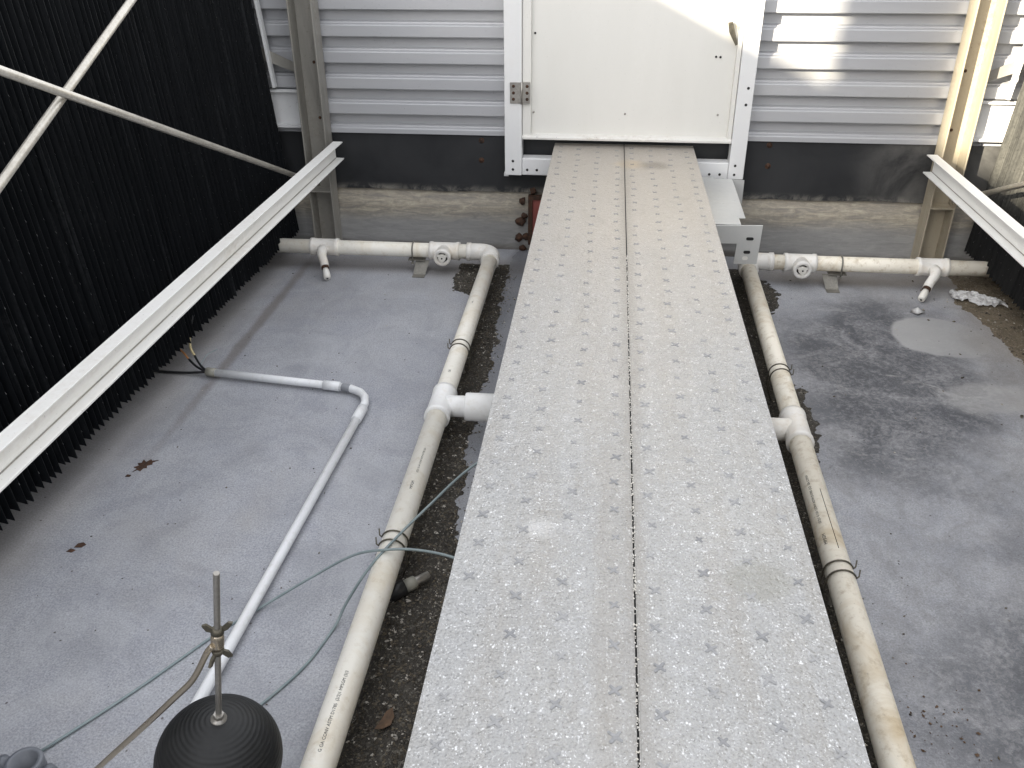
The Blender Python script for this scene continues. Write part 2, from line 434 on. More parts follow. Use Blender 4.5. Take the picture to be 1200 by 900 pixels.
# ------------------------------------------------------------------ mesh helpers
class MB:
    def __init__(s):
        s.v = []
        s.f = []
        s.sm = []
    def add(s, vs, fs, smooth=False):
        o = len(s.v)
        s.v += [tuple(x) for x in vs]
        s.f += [tuple(i + o for i in f) for f in fs]
        s.sm += [smooth] * len(fs)
        return s
    def box(s, a, b):
        (x0, y0, z0), (x1, y1, z1) = a, b
        vs = [(x0, y0, z0), (x1, y0, z0), (x1, y1, z0), (x0, y1, z0), (x0, y0, z1), (x1, y0, z1), (x1, y1, z1), (x0, y1, z1)]
        return s.add(vs, [(0, 3, 2, 1), (4, 5, 6, 7), (0, 1, 5, 4), (1, 2, 6, 5), (2, 3, 7, 6), (3, 0, 4, 7)])
    def prism(s, poly, vec, smooth=False):
        n = len(poly)
        vec = Vector(vec)
        vs = [Vector(q) for q in poly] + [Vector(q) + vec for q in poly]
        fs = [(i, (i + 1) % n, (i + 1) % n + n, i + n) for i in range(n)]
        fs += [tuple(range(n - 1, -1, -1)), tuple(range(n, 2 * n))]
        return s.add(vs, fs, smooth)
    def tube(s, pts, r, seg=14, cap=True, rin=None):
        pts = [Vector(q) for q in pts]
        rs = r if isinstance(r, (list, tuple)) else [r] * len(pts)
        d0 = (pts[1] - pts[0]).normalized()
        up = Vector((0, 0, 1)) if abs(d0.z) < 0.9 else Vector((1, 0, 0))
        u = d0.cross(up).normalized()
        vs = []
        prev = d0
        for i, q in enumerate(pts):
            if i == 0:
                d = d0
            elif i == len(pts) - 1:
                d = (pts[i] - pts[i - 1]).normalized()
            else:
                d = ((pts[i + 1] - pts[i]).normalized() + (pts[i] - pts[i - 1]).normalized())
                d = d.normalized() if d.length > 1e-6 else prev
            u = (u - d * u.dot(d)).normalized()
            w = d.cross(u)
            for k in range(seg):
                a = 2 * math.pi * k / seg
                vs.append(q + (u * math.cos(a) + w * math.sin(a)) * rs[i])
            prev = d
        fs = []
        for i in range(len(pts) - 1):
            for k in range(seg):
                k2 = (k + 1) % seg
                fs.append((i * seg + k, i * seg + k2, (i + 1) * seg + k2, (i + 1) * seg + k))
        s.add(vs, fs, True)
        if cap:
            o = len(s.v) - len(vs)
            s.f.append(tuple(o + k for k in range(seg - 1, -1, -1)))
            s.f.append(tuple(o + (len(pts) - 1) * seg + k for k in range(seg)))
            s.sm += [False, False]
        return s
    def ring(s, c, axis, ro, ri, h, seg=24):
        """hollow tube from c along axis"""
        axis = Vector(axis).normalized()
        c = Vector(c)
        return s.tube([c, c, c + axis * h, c + axis * h, c + axis * h, c], [ro, ro, ro, ro, ri, ri], seg, False) if False else s.lathe(c, axis, [(ri, 0), (ro, 0), (ro, h), (ri, h), (ri, 0)], seg, smooth=False)
    def lathe(s, c, axis, prof, seg=32, smooth=True):
        axis = Vector(axis).normalized()
        c = Vector(c)
        up = Vector((0, 0, 1)) if abs(axis.z) < 0.9 else Vector((1, 0, 0))
        u = axis.cross(up).normalized()
        w = axis.cross(u)
        vs = []
        for (r, h) in prof:
            for k in range(seg):
                a = 2 * math.pi * k / seg
                vs.append(c + axis * h + (u * math.cos(a) + w * math.sin(a)) * max(r, 1e-5))
        fs = []
        for i in range(len(prof) - 1):
            for k in range(seg):
                k2 = (k + 1) % seg
                fs.append((i * seg + k, i * seg + k2, (i + 1) * seg + k2, (i + 1) * seg + k))
        return s.add(vs, fs, smooth)
    def blob(s, c, r, seed=0, sub=2, squash=(1, 1, 1), amp=0.35):
        bm = bmesh.new()
        bmesh.ops.create_icosphere(bm, subdivisions=sub, radius=1)
        vs = []
        for v in bm.verts:
            k = 1 + amp * noise.noise(v.co * 1.7 + Vector((seed * 3.1, seed, 0)))
            vs.append(Vector(c) + Vector((v.co.x * squash[0], v.co.y * squash[1], v.co.z * squash[2])) * r * k)
        fs = [tuple(v.index for v in f.verts) for f in bm.faces]
        bm.free()
        return s.add(vs, fs, True)
    def mesh(s, name, mat):
        me = bpy.data.meshes.new(name)
        me.from_pydata(s.v, [], s.f)
        me.polygons.foreach_set('use_smooth', s.sm)
        me.materials.append(mat)
        bm = bmesh.new()
        bm.from_mesh(me)
        bmesh.ops.recalc_face_normals(bm, faces=bm.faces)
        bm.to_mesh(me)
        bm.free()
        me.update()
        return me
    def build(s, name, mat, parent=None, bevel=0.0):
        if parent is not None:
            o0 = world_loc(parent)
            s.v = [tuple(Vector(q) - o0) for q in s.v]
        ob = bpy.data.objects.new(name, s.mesh(name, mat))
        COL.objects.link(ob)
        if parent is not None:
            ob.parent = parent
        if bevel:
            m = ob.modifiers.new('bevel', 'BEVEL')
            m.width = bevel
            m.segments = 2
            m.limit_method = 'ANGLE'
            m.angle_limit = R(40)
        return ob

def world_loc(o):
    v = Vector(o.location)
    while o.parent is not None:
        o = o.parent
        v += Vector(o.location)
    return v
def tag(o, label, cat, group=None):
    o['label'] = label
    o['category'] = cat
    if group:
        o['group'] = group
    return o
def thing(name, label, cat, loc, group=None):
    e = bpy.data.objects.new(name, None)
    e.empty_display_size = 0.05
    e.location = loc
    COL.objects.link(e)
    return tag(e, label, cat, group)
def B(a, b):
    return MB().box(a, b)
def arc(c, r, a0, a1, n, plane):
    """points on an arc; plane = (u, v) unit vectors"""
    c = Vector(c)
    u, v = Vector(plane[0]), Vector(plane[1])
    return [c + (u * math.cos(a0 + (a1 - a0) * i / n) + v * math.sin(a0 + (a1 - a0) * i / n)) * r for i in range(n + 1)]

FZ = -0.515            # basin floor level
WALL_TOP = 0.95

# ------------------------------------------------------------------ setting
o = B((-400, -400, FZ - 0.30), (400, 400, FZ - 0.15)).build('ground', M_GROUND)
o['kind'] = 'structure'
o = B((-2.4, -1.6, FZ - 0.12), (2.4, 4.0, FZ)).build('floor', M_FLOOR)
o['kind'] = 'structure'

# lower basin wall behind everything
prof = [(4.06, -0.02), (4.001, -0.02), (4.001, -0.235), (3.997, -0.252), (3.988, -0.272), (3.978, -0.292), (3.970, -0.315), (3.966, -0.345), (3.964, -0.40), (3.962, FZ - 0.1), (4.06, FZ - 0.1)]
tag(MB().prism([(-2.4, y, z) for y, z in prof], (4.8, 0, 0)).build('basin_wall', M_BWALL),
    'low grey basin end wall with rounded tide-stained ledge under the black liner', 'wall')

# rubber liner with wavy hem
mb = MB()
NX = 120
vs = []
for i in range(NX + 1):
    x = -2.3 + 4.6 * i / NX
    zb = -0.242 + 0.008 * noise.noise(Vector((x * 3.1, 0, 0))) + 0.004 * noise.noise(Vector((x * 14, 3, 0)))
    for (y, z) in ((3.986, 0.045), (3.986, zb), (3.992, zb), (3.992, 0.045)):
        vs.append((x, y + 0.004 * noise.noise(Vector((x * 2, z * 3, 5))), z))
fs = []
for i in range(NX):
    for k in range(4):
        fs.append((i * 4 + k, i * 4 + (k + 1) % 4, i * 4 + 4 + (k + 1) % 4, i * 4 + 4 + k))
fs += [(0, 1, 2, 3), (NX * 4 + 3, NX * 4 + 2, NX * 4 + 1, NX * 4)]
mb.add(vs, fs)
liner = thing('rubber_liner', 'black rubber liner band hung along the end wall below the grey siding', 'liner', (0, 3.99, -0.242))
mb.build('liner_sheet', M_LINER, liner)
for (x, z) in ((-0.643, -0.005), (-0.645, -0.095), (0.637, 0.002), (0.642, -0.091)):
    m = MB().lathe((x, 3.985, z), (0, -1, 0), [(0.0, 0.005), (0.004, 0.005), (0.006, 0.003), (0.007, 0.0), (0.0125, 0.0015), (0.013, 0.0), (0.0, -0.002)], 16)
    m.build('bolt_head', M_RUST, liner)

# siding
def siding(x0, x1, label, ztop=WALL_TOP):
    prof = []
    pitch = 0.1095
    z = 0.103 + pitch * 8
    while z > 0.02:
        for (y, dz) in ((4.012, -0.001), (4.010, -0.042), (3.990, -0.0475), (3.9885, -0.0530), (3.976, -0.0580), (3.9735, -0.0620), (3.972, -0.104), (3.9745, -0.1075)):
            if z + dz > 0.020 and z + dz < ztop:
                prof.append((y, z + dz))
        z -= pitch
    prof.append((3.973, 0.021))
    n = len(prof)
    vs = []
    for x in (x0, x1):
        vs += [(x, y, z) for y, z in prof]
        vs += [(x, y + 0.0012, z) for y, z in prof]
    fs = []
    for i in range(n - 1):
        fs.append((i, i + 1, 2 * n + i + 1, 2 * n + i))
        fs.append((n + i + 1, n + i, 3 * n + i, 3 * n + i + 1))
    fs.append((n - 1, 2 * n - 1, 4 * n - 1, 3 * n - 1))
    fs.append((0, n, 3 * n, 2 * n))
    return tag(MB().add(vs, fs).build('metal_siding', M_SIDING), label, 'siding')
siding(-1.425, -0.50, 'grey ribbed metal siding beside the hinged edge of the door')
siding(0.50, 1.425, 'grey ribbed metal siding beside the latch edge of the door, partly sunlit')
siding(-2.3, -1.427, 'narrow strip of grey ribbed siding behind the black fill bank')
siding(1.427, 2.3, 'sunlit strip of ribbed siding beyond the tan column')

# ------------------------------------------------------------------ columns
def column(sgn, label):
    xi, xo = 1.332 * sgn, 1.440 * sgn
    cm = M_COLUMN if sgn < 0 else M_COLUMN_R
    root = thing('steel_column', label, 'column', ((xi + xo) / 2, 3.93, FZ), 'columns carrying the side beams')
    a, b = min(xi, xo), max(xi, xo)
    B((a + 0.0065, 3.955, FZ + 0.001), (b - 0.0065, 3.962, WALL_TOP)).build('web', cm, root)
    for x in (a, b - 0.006):
        B((x, 3.868, FZ + 0.001), (x + 0.006, 3.964, WALL_TOP)).build('flange', cm, root, 0.0015)
    for z in (-0.06, 0.09, 0.33, 0.62):
        MB().lathe(((a + b) / 2 - 0.01 * sgn, 3.955, z), (0, -1, 0), [(0.0, 0.003), (0.006, 0.003), (0.007, 0)], 10).build('bolt_head', M_RUST, root)
    # stiffener shelf under the beam
    m = B((a + 0.007, 3.870, -0.232), (b - 0.007, 3.953, -0.226))
    m.box((a + 0.007, 3.946, -0.226), (b - 0.007, 3.952, -0.175))
    m.build('shelf_angle', cm, root)
column(-1, 'weathered grey steel channel column beside the black fill bank')
column(1, 'tan stained steel channel column beside the sunlit siding')

# ------------------------------------------------------------------ side beams (channels open to the inside)
def beam(sgn, xn, xf, label):
    root = thing('channel_beam', label, 'beam', (sgn * xf, 3.9, -0.083), 'beams along the fill banks')
    y0, y1 = -0.6, 3.905
    def X(y, dx):
        return sgn * (xn + (xf - xn) * (y - 1.4) / 2.5 - dx)
    def bar(dx0, dx1, z0, z1, name, mat=M_BEAM):
        vs = []
        for y in (y0, y1):
            vs += [(X(y, dx0), y, z0), (X(y, dx1), y, z0), (X(y, dx1), y, z1), (X(y, dx0), y, z1)]
        MB().add(vs, [(0, 1, 2, 3), (7, 6, 5, 4), (0, 4, 5, 1), (1, 5, 6, 2), (2, 6, 7, 3), (3, 7, 4, 0)]).build(name, mat, root, 0.0012)
    bar(0.0, 0.0065, -0.083, -0.003, 'web')
    bar(0.0066, 0.043, -0.0085, -0.0031, 'top_flange')
    bar(0.0066, 0.043, -0.0829, -0.0765, 'bottom_flange')
    bar(0.0067, 0.0105, -0.0764, -0.0745, 'grime_line', M_COLUMN)
beam(-1, 1.334, 1.3105, 'pale channel beam running along the black fill bank under the crossed rods')
beam(1, 1.334, 1.325, 'pale channel beam running along the sunlit fill bank')

# brace rods
def rod(sgn, x, pa, pb, label, group):
    tag(MB().tube([(sgn * x, *pa), (sgn * x, *pb)], 0.0108, 14).build('brace_rod', M_ROD), label, 'rod', group)
rod(-1, 1.388, (3.86, -0.188), (0.9, 1.069), 'metal brace rod crossing in front of the other, running down to the beam end', 'crossed brace rods')
rod(-1, 1.413, (1.0, 0.120), (3.85, 1.255), 'metal brace rod crossing behind the other, rising towards the siding', 'crossed brace rods')
rod(1, 1.42, (3.86, -0.188), (0.9, 1.069), 'metal brace rod behind the beam at the sunlit fill bank', 'crossed brace rods')

# girts and struts between column and bank
def girt(sgn, label):
    a, b = sorted((sgn * 1.447, sgn * 2.2))
    root = thing('girt_channel', label, 'channel', (sgn * 1.8, 3.95, 0.045), 'short channels behind the fill banks')
    B((a, 3.955, 0.052), (b, 3.960, 0.212)).build('web', M_FRAME, root)
    B((a, 3.925, 0.205), (b, 3.9545, 0.2115)).build('top_flange', M_FRAME, root)
    B((a, 3.925, 0.050), (b, 3.9545, 0.060)).build('bottom_flange', M_FRAME, root)
girt(-1, 'short pale channel between the grey column and the black fill bank')
girt(1, 'short sunlit channel between the tan column and the fill bank')
def strut(sgn, label):
    poly = [(sgn * 1.445, 3.943, 0.322), (sgn * 1.445, 3.943, 0.282), (sgn * 1.62, 3.943, 0.345), (sgn * 1.62, 3.943, 0.400)]
    tag(MB().prism(poly, (0, 0.004, 0)).build('flat_strut', M_COLUMN), label, 'strut', 'flat bar struts')
strut(-1, 'flat bar strut slanting from the grey column to the black fill bank')
strut(1, 'flat bar strut slanting from the tan column over sunlit siding')

# ------------------------------------------------------------------ fill banks
def sheet_mesh(name, mat, sgn, seed, nubs, ztop=1.43):
    rnd = random.Random(seed)
    mb = MB()
    zb = 0.0
    lean = 0.0758
    # plan profile of one folded sheet, ridge towards the walkway
    hw = 0.0122
    prof = [(0.0, -0.0011), (0.0, 0.0011), (-0.027, hw), (-0.24, hw), (-0.24, -hw), (-0.027, -hw)]
    zs = [zb, zb + 0.5, zb + 1.0, ztop]
    vs = []
    for i, z in enumerate(zs):
        for j, (x, y) in enumerate(prof):
            zz = z
            if i == 0:
                zz += (0.0 if j < 2 else 0.018)
            vs.append((-sgn * (x * -1) - 0 if False else sgn * (lean * (z - zb) - x), y + (0.0015 * rnd.uniform(-1, 1) if j < 2 else 0), zz))
    n = len(prof)
    fs = []
    for i in range(len(zs) - 1):
        for k in range(n):
            k2 = (k + 1) % n
            fs.append((i * n + k, i * n + k2, (i + 1) * n + k2, (i + 1) * n + k))
    fs += [tuple(range(n)), tuple(range((len(zs) - 1) * n, len(zs) * n))]
    mb.add(vs, fs)
    me = mb.mesh(name, mat)
    if nubs:
        me.materials.append(M_NUB)
        mb2 = MB()
        z = zb + 0.05 + (nubs * 3 % 8) * 0.0155
        while z < 1.4:
            x = sgn * lean * (z - zb)
            mb2.add([(x - sgn * 0.0035, -0.003, z), (x - sgn * 0.0005, 0.0026, z - 0.003), (x + sgn * 0.004, 0.004, z + 0.003), (x + sgn * 0.001, 0.0, z + 0.006)],
                    [(0, 1, 3), (1, 2, 3), (0, 3, 2), (0, 2, 1)])
            z += 0.124
        bm = bmesh.new()
        bm.from_mesh(me)
        off = [bm.verts.new(q) for q in mb2.v]
        for f in mb2.f:
            fc = bm.faces.new([off[i] for i in f])
            fc.material_index = 1
        bm.to_mesh(me)
        bm.free()
    return me
def fill_bank(sgn, xn, xf, y0, y1, mat, label):
    root = thing('fill_bank', label, 'cooling fill', (sgn * xf, y1, -0.43), 'fill banks')
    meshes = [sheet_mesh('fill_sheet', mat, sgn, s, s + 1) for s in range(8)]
    y = y1
    k = 0
    pitch = 0.0262
    while y > y0:
        rnd = random.Random(k * 13 + (1 if sgn > 0 else 5))
        x = xf + (xn - xf) * (y1 - y) / (y1 - 1.7)
        ob = bpy.data.objects.new('fill_sheet', meshes[k % 8])
        COL.objects.link(ob)
        ob.parent = root
        ob.location = (sgn * (x + rnd.uniform(-0.003, 0.004)) - root.location.x, y - y1, rnd.uniform(-0.007, 0.007))
        ob.rotation_euler = (rnd.uniform(-0.003, 0.003), 0, rnd.uniform(-0.05, 0.05))
        y -= pitch * rnd.uniform(0.94, 1.06)
        k += 1
    a, b = sgn * 1.555, sgn * 1.567
    poly = [(sgn * 1.553, 3.915, 0.225), (sgn * 1.565, 3.915, 0.225), (sgn * 1.632, 3.915, 1.0), (sgn * 1.620, 3.915, 1.0)]
    MB().prism(poly, (0, 0.03, 0)).build('edge_trim', M_FRAME, root)
fill_bank(-1, 1.572, 1.515, 1.15, 3.885, M_FILL, 'tall bank of black ridged plastic fill sheets behind the crossed rods')
fill_bank(1, 1.548, 1.530, 1.5, 3.885, M_FILL_R, 'bank of scale-covered fill sheets, sunlit tone painted in above its dark fringe')

# hot-water decks over the fill banks, casing, near end wall
for sgn, lab in ((-1, 'grey deck slab capping the black fill bank'), (1, 'grey deck slab capping the sunlit fill bank')):
    a, b = sorted((sgn * 1.68, sgn * 2.42))
    tag(B((a, -1.15, 1.02), (b, 3.97, 1.07)).build('deck_slab', M_DECK), lab, 'deck', 'decks over the fill banks')
for sgn, lab in ((-1, 'outer casing panel behind the black fill bank'), (1, 'outer casing panel behind the sunlit fill bank')):
    a, b = sorted((sgn * 2.43, sgn * 2.46))
    tag(B((a, -1.2, FZ - 0.1), (b, 4.05, 1.06)).build('casing_panel', M_DECK), lab, 'panel', 'casing panels')
tag(B((-2.42, -1.65, FZ - 0.1), (2.42, -1.605, 1.06)).build('end_wall', M_DECK), 'pale near end wall of the tower behind the camera', 'wall')
# unseen block added so its straight top edge throws the slanting shade
nb = thing('sun_cut_block', 'unseen grey block added beyond the black fill bank to cut the sun', 'sun blocker', (-6.5, -4, FZ - 0.15))
B((-7.2, -14, FZ - 0.15), (-5.8, 5.0, 3.40)).build('wall', M_BLOCKER, nb)  # body of the unseen sun-cutting block
B((-7.25, -14.05, 3.4001), (-5.75, 5.05, 3.50)).build('blocker_rim', M_DECK, nb)
# unseen post added outside the tower to shade part of the siding
m = MB().lathe((-4.45, -2.55, FZ - 0.15), (0, 0, 1), [(0.2, 0), (0.2, 6.2), (0.24, 6.2), (0.24, 6.35), (0.18, 6.35), (0.18, 6.0)], 32)
tag(m.build('shade_post', M_BLOCKER), 'unseen grey post added outside the tower casing to shade the siding', 'shade blocker')

# ------------------------------------------------------------------ door frame and door
fr = thing('door_frame', 'white painted door frame with bolted bottom rail at the walkway end', 'door frame', (0, 3.94, -0.136))
B((-0.527, 3.900, -0.136), (-0.4515, 3.972, 0.94)).build('stile', M_FRAME, fr, 0.002)
B((0.4605, 3.900, -0.130), (0.527, 3.972, 0.94)).build('stile', M_FRAME, fr, 0.002)
B((-0.4512, 3.906, -0.136), (0.4602, 3.972, -0.060)).build('bottom_rail', M_FRAME, fr, 0.004)
B((-0.4512, 3.902, 0.89), (0.4602, 3.972, 0.94)).build('top_rail', M_FRAME, fr, 0.002)
for (x, y, z) in [(-0.491, 3.9, -0.072), (-0.491, 3.9, -0.110), (-0.427, 3.906, -0.112), (-0.384, 3.906, -0.112), (0.380, 3.906, -0.112), (0.425, 3.906, -0.112), (0.487, 3.9, -0.070), (0.487, 3.9, -0.110), (0.503, 3.9, 0.258), (0.501, 3.9, 0.190)]:
    MB().lathe((x, y + 0.001, z), (0, -1, 0), [(0.0, 0.002), (0.0055, 0.002), (0.0065, 0.0)], 12).build('screw_hole', M_DARK, fr)
B((-0.535, 3.93, -0.15), (-0.515, 3.968, -0.1365)).build('foot_plate', M_FRAME, fr)

dr = thing('access_door', 'white access door with grubby bottom lip at the end of the walkway', 'door', (0, 3.93, 0.027))
B((-0.412, 3.934, 0.040), (0.440, 3.962, 0.88)).build('panel', M_DOOR, dr)
B((-0.4495, 3.912, 0.030), (-0.4125, 3.965, 0.885)).build('edge_trim', M_DOOR, dr, 0.0015)
B((0.4405, 3.914, 0.030), (0.4585, 3.965, 0.885)).build('edge_trim', M_DOOR, dr, 0.0015)
poly = [(-0.4497, 3.900, 0.026), (-0.4497, 3.966, 0.026), (-0.4497, 3.966, 0.0295), (-0.4497, 3.9335, 0.046), (-0.4497, 3.906, 0.040), (-0.4497, 3.900, 0.034)]
MB().prism([(x, y, z) for x, y, z in poly], (0.909, 0, 0)).build('bottom_lip', M_LIP, dr)
for (x, z) in [(-0.398, 0.462), (-0.402, 0.137), (-0.004, 0.136), (0.392, 0.139), (0.360, 0.376), (0.378, 0.375)]:
    MB().lathe((x, 3.9345, z), (0, -1, 0), [(0.0, 0.004), (0.004, 0.004), (0.005, 0.0)], 10).build('screw', M_STEEL if z < 0.2 else M_DARK, dr)
# hinge
hg = B((-0.502, 3.896, 0.180), (-0.4545, 3.8985, 0.268)).build('hinge', M_STEEL, dr)
B((-0.4480, 3.8965, 0.180), (-0.416, 3.899 + 0.0125, 0.268)).build('leaf', M_STEEL, hg)
MB().tube([(-0.4513, 3.893, 0.178), (-0.4513, 3.893, 0.270)], 0.0042, 10).build('pin', M_STEEL, hg)
for x in (-0.487, -0.428):
    for z in (0.198, 0.224, 0.252):
        MB().lathe((x, 3.8962, z), (0, -1, 0), [(0, 0.003), (0.0055, 0.002), (0.007, 0)], 10).build('screw', M_RUST, hg)
# latch lever
lv = [(0.392, 3.915, 0.512), (0.412, 3.915, 0.516), (0.420, 3.915, 0.488), (0.441, 3.915, 0.428), (0.432, 3.915, 0.423), (0.401, 3.915, 0.474)]
lt = MB().prism(lv, (0, 0.008, 0)).build('latch_lever', M_WIRE, dr, 0.002)
MB().prism([(0.424, 3.912, 0.510), (0.444, 3.912, 0.510), (0.436, 3.912, 0.478)], (0, 0.006, 0)).build('latch_wedge', M_TAN, lt)

# ------------------------------------------------------------------ walkway planks
def cross_poly(cx, cy, r, a, z, rnd):
    pts = []
    for k in range(4):
        b = a + math.pi / 2 * k
        w = 0.27 + rnd.uniform(-0.04, 0.04)
        ll = r * rnd.uniform(0.82, 1.08)
        for (d, ang) in ((ll * 0.92, -w * 0.75), (ll, -w * 0.25), (ll, w * 0.25), (ll * 0.92, w * 0.75), (r * 0.30, math.pi / 4)):
            pts.append((cx + d * math.cos(b + ang), cy + d * math.sin(b + ang), z))
    return pts
def plank(x0, x1, cols, label):
    root = thing('walkway_plank', label, 'plank', ((x0 + x1) / 2, 3.9, -0.05), 'walkway planks')
    y0, y1 = -0.9, 3.952
    m = B((x0 + 0.0025, y0, -0.004), (x1 - 0.0025, y1, 0.0))
    ob = m.build('tread_plate', M_PLANK, root)
    B((x0, y0, -0.05), (x0 + 0.0024, y1, -0.0006)).build('side_flange', M_PLANK, root)
    B((x1 - 0.0024, y0, -0.05), (x1, y1, -0.0006)).build('side_flange', M_PLANK, root)
    mm = MB()
    rnd = random.Random(int(x0 * 1000))
    for ci, cx in enumerate(cols):
        y = 0.35 + (0.042 if ci % 2 else 0.0) + rnd.uniform(-0.004, 0.004)
        while y < 3.92:
            if rnd.random() > 0.05:
                pl = cross_poly(cx + rnd.uniform(-0.004, 0.004), y + rnd.uniform(-0.004, 0.004), 0.0127 * rnd.uniform(0.72, 1.08), math.pi / 4 + rnd.uniform(-0.2, 0.2), 0.0007, rnd)
                n = len(pl)
                c0 = (sum(q[0] for q in pl) / n, sum(q[1] for q in pl) / n, 0.0011)
                mm.add([c0] + pl + [(q[0], q[1], -0.001) for q in pl],
                       [(0, 1 + i, 1 + (i + 1) % n) for i in range(n)] + [(1 + i, 1 + n + i, 1 + n + (i + 1) % n, 1 + (i + 1) % n) for i in range(n)])
            y += 0.0842
    ob = mm.build('tread_cross', M_MARK, root)
    ob['kind'] = 'stuff'
plank(-0.307, -0.0017, [-0.273, -0.195, -0.115, -0.032], 'grey speckled metal walkway plank on the hinge side of the door')
plank(0.0017, 0.302, [0.031, 0.112, 0.190, 0.267], 'grey speckled metal walkway plank with a stain, on the latch side of the door')
# white grains caught in the seam
mm = MB()
rnd = random.Random(4)
for i in range(420):
    y = rnd.uniform(0.5, 2.6)
    r = rnd.uniform(0.0009, 0.0024)
    x, z = rnd.uniform(-0.0025, 0.0025), rnd.uniform(-0.002, 0.0008)
    mm.add([(x + r, y, z), (x - r * 0.6, y + r, z), (x - r * 0.6, y - r, z), (x, y, z + r * 1.3), (x, y, z - r)], [(0, 1, 3), (1, 2, 3), (2, 0, 3), (1, 0, 4), (2, 1, 4), (0, 2, 4)])
ob = mm.build('seam_grit', M_NOZ)
tag(ob, 'pale grit caught in the seam between the walkway planks', 'grit')
ob['kind'] = 'stuff'
tag(B((-0.0016, -0.9, -0.010), (0.0016, 3.95, -0.004)).build('seam_strip', M_DARK), 'dark strip down in the seam between the walkway planks', 'strip')
# walkway bearer below
for y, wh in ((0.1, 'behind the float'), (1.25, 'level with the float'), (2.4, 'level with the pipe side tees'), (3.5, 'by the slotted plate')):
    r_ = thing('walkway_support', 'galvanised trestle beneath the walkway planks ' + wh, 'support', (0, y, FZ), 'trestles beneath the walkway')
    B((-0.27, y - 0.02, -0.10), (0.27, y + 0.02, -0.0505)).build('bearer', M_GALV, r_)
    for x in (-0.24, 0.2):
        B((x, y - 0.02, FZ), (x + 0.04, y + 0.02, -0.1005)).build('leg', M_GALV, r_)

# ------------------------------------------------------------------ bracket plates beside the walkway
br = thing('bracket_plate', 'galvanised flat bracket bolted beside the walkway at the latch-side door stile', 'bracket', (0.41, 3.6, -0.13))
poly = [(0.300, 3.275, -0.124), (0.445, 3.275, -0.124), (0.445, 3.352, -0.124), (0.470, 3.352, -0.124), (0.478, 3.872, -0.124), (0.400, 3.872, -0.124), (0.400, 3.895, -0.124), (0.300, 3.895, -0.124)]
MB().prism(poly, (0, 0, 0.004)).build('shelf_plate', M_GALV, br, 0.001)
poly = [(0.482, 3.886, -0.127), (0.532, 3.886, -0.129), (0.534, 3.886, -0.238), (0.519, 3.886, -0.215)]
MB().prism(poly, (0, 0.004, 0)).build('back_plate', M_GALV, br)
vp = thing('slotted_plate', 'galvanised plate with slotted holes hung beside the walkway over the pipe corner', 'bracket', (0.45, 3.27, -0.30))
def vplate(x, z):
    return (x, 3.268, z)
poly = [vplate(0.30, -0.1260), vplate(0.5250, -0.1195), vplate(0.5210, -0.2760), vplate(0.4330, -0.2780), vplate(0.4365, -0.1960), vplate(0.30, -0.1960)]
MB().prism(poly, (0, 0.004, 0)).build('plate', M_GALV, vp, 0.0008)
def slot(x, z, w, h, mat, nm='slot'):
    pts = []
    for k in range(16):
        a = 2 * math.pi * k / 16
        pts.append((x + (w - h) * (1 if math.cos(a) > 0 else -1) + h * math.cos(a), 3.2666, z + h * math.sin(a)))
    MB().prism(pts, (0, 0.0012, 0)).build(nm, mat, vp)
slot(0.483, -0.174, 0.014, 0.0062, M_DARK)
slot(0.478, -0.228, 0.013, 0.0062, M_DARK)
slot(0.474, -0.253, 0.011, 0.0075, M_NOZ)

# ------------------------------------------------------------------ PVC piping
PZ = -0.420
PR = 0.0325
def socket(m, c, d, L, r):
    """fitting body with a thicker rim at both ends"""
    c = Vector(c)
    d = Vector(d).normalized()
    rim = r * 1.06
    prof = [(PR * 0.98, 0), (rim, 0.0), (rim, L * 0.10), (r, L * 0.13), (r, L * 0.87), (rim, L * 0.90), (rim, L), (PR * 0.98, L)]
    m.lathe(c - d * L / 2, d, prof, 28)
def text_on_pipe(txt, size, x, y0, ang, parent, flip=False, k=0.0):
    cu = bpy.data.curves.new('print', 'FONT')
    cu.body = txt
    cu.size = size
    cu.resolution_u = 2
    tmp = bpy.data.objects.new('tmp_text', cu)
    COL.objects.link(tmp)
    dg = bpy.context.evaluated_depsgraph_get()
    me = bpy.data.meshes.new_from_object(tmp.evaluated_get(dg))
    bpy.data.objects.remove(tmp)
    pl = world_loc(parent)
    rr = PR + 0.0004
    for v in me.vertices:
        s_, t_ = v.co.x, v.co.y - size * 0.35
        a = ang + (-1 if not flip else 1) * t_ / rr
        yy = y0 + (s_ if not flip else -s_)
        v.co = Vector((x + k * (yy - y0) + rr * math.sin(a), yy, PZ + rr * math.cos(a))) - pl
    me.materials.clear()
    me.materials.append(M_INK)
    o = bpy.data.objects.new('printed_line', me)
    COL.objects.link(o)
    o.parent = parent
    return o
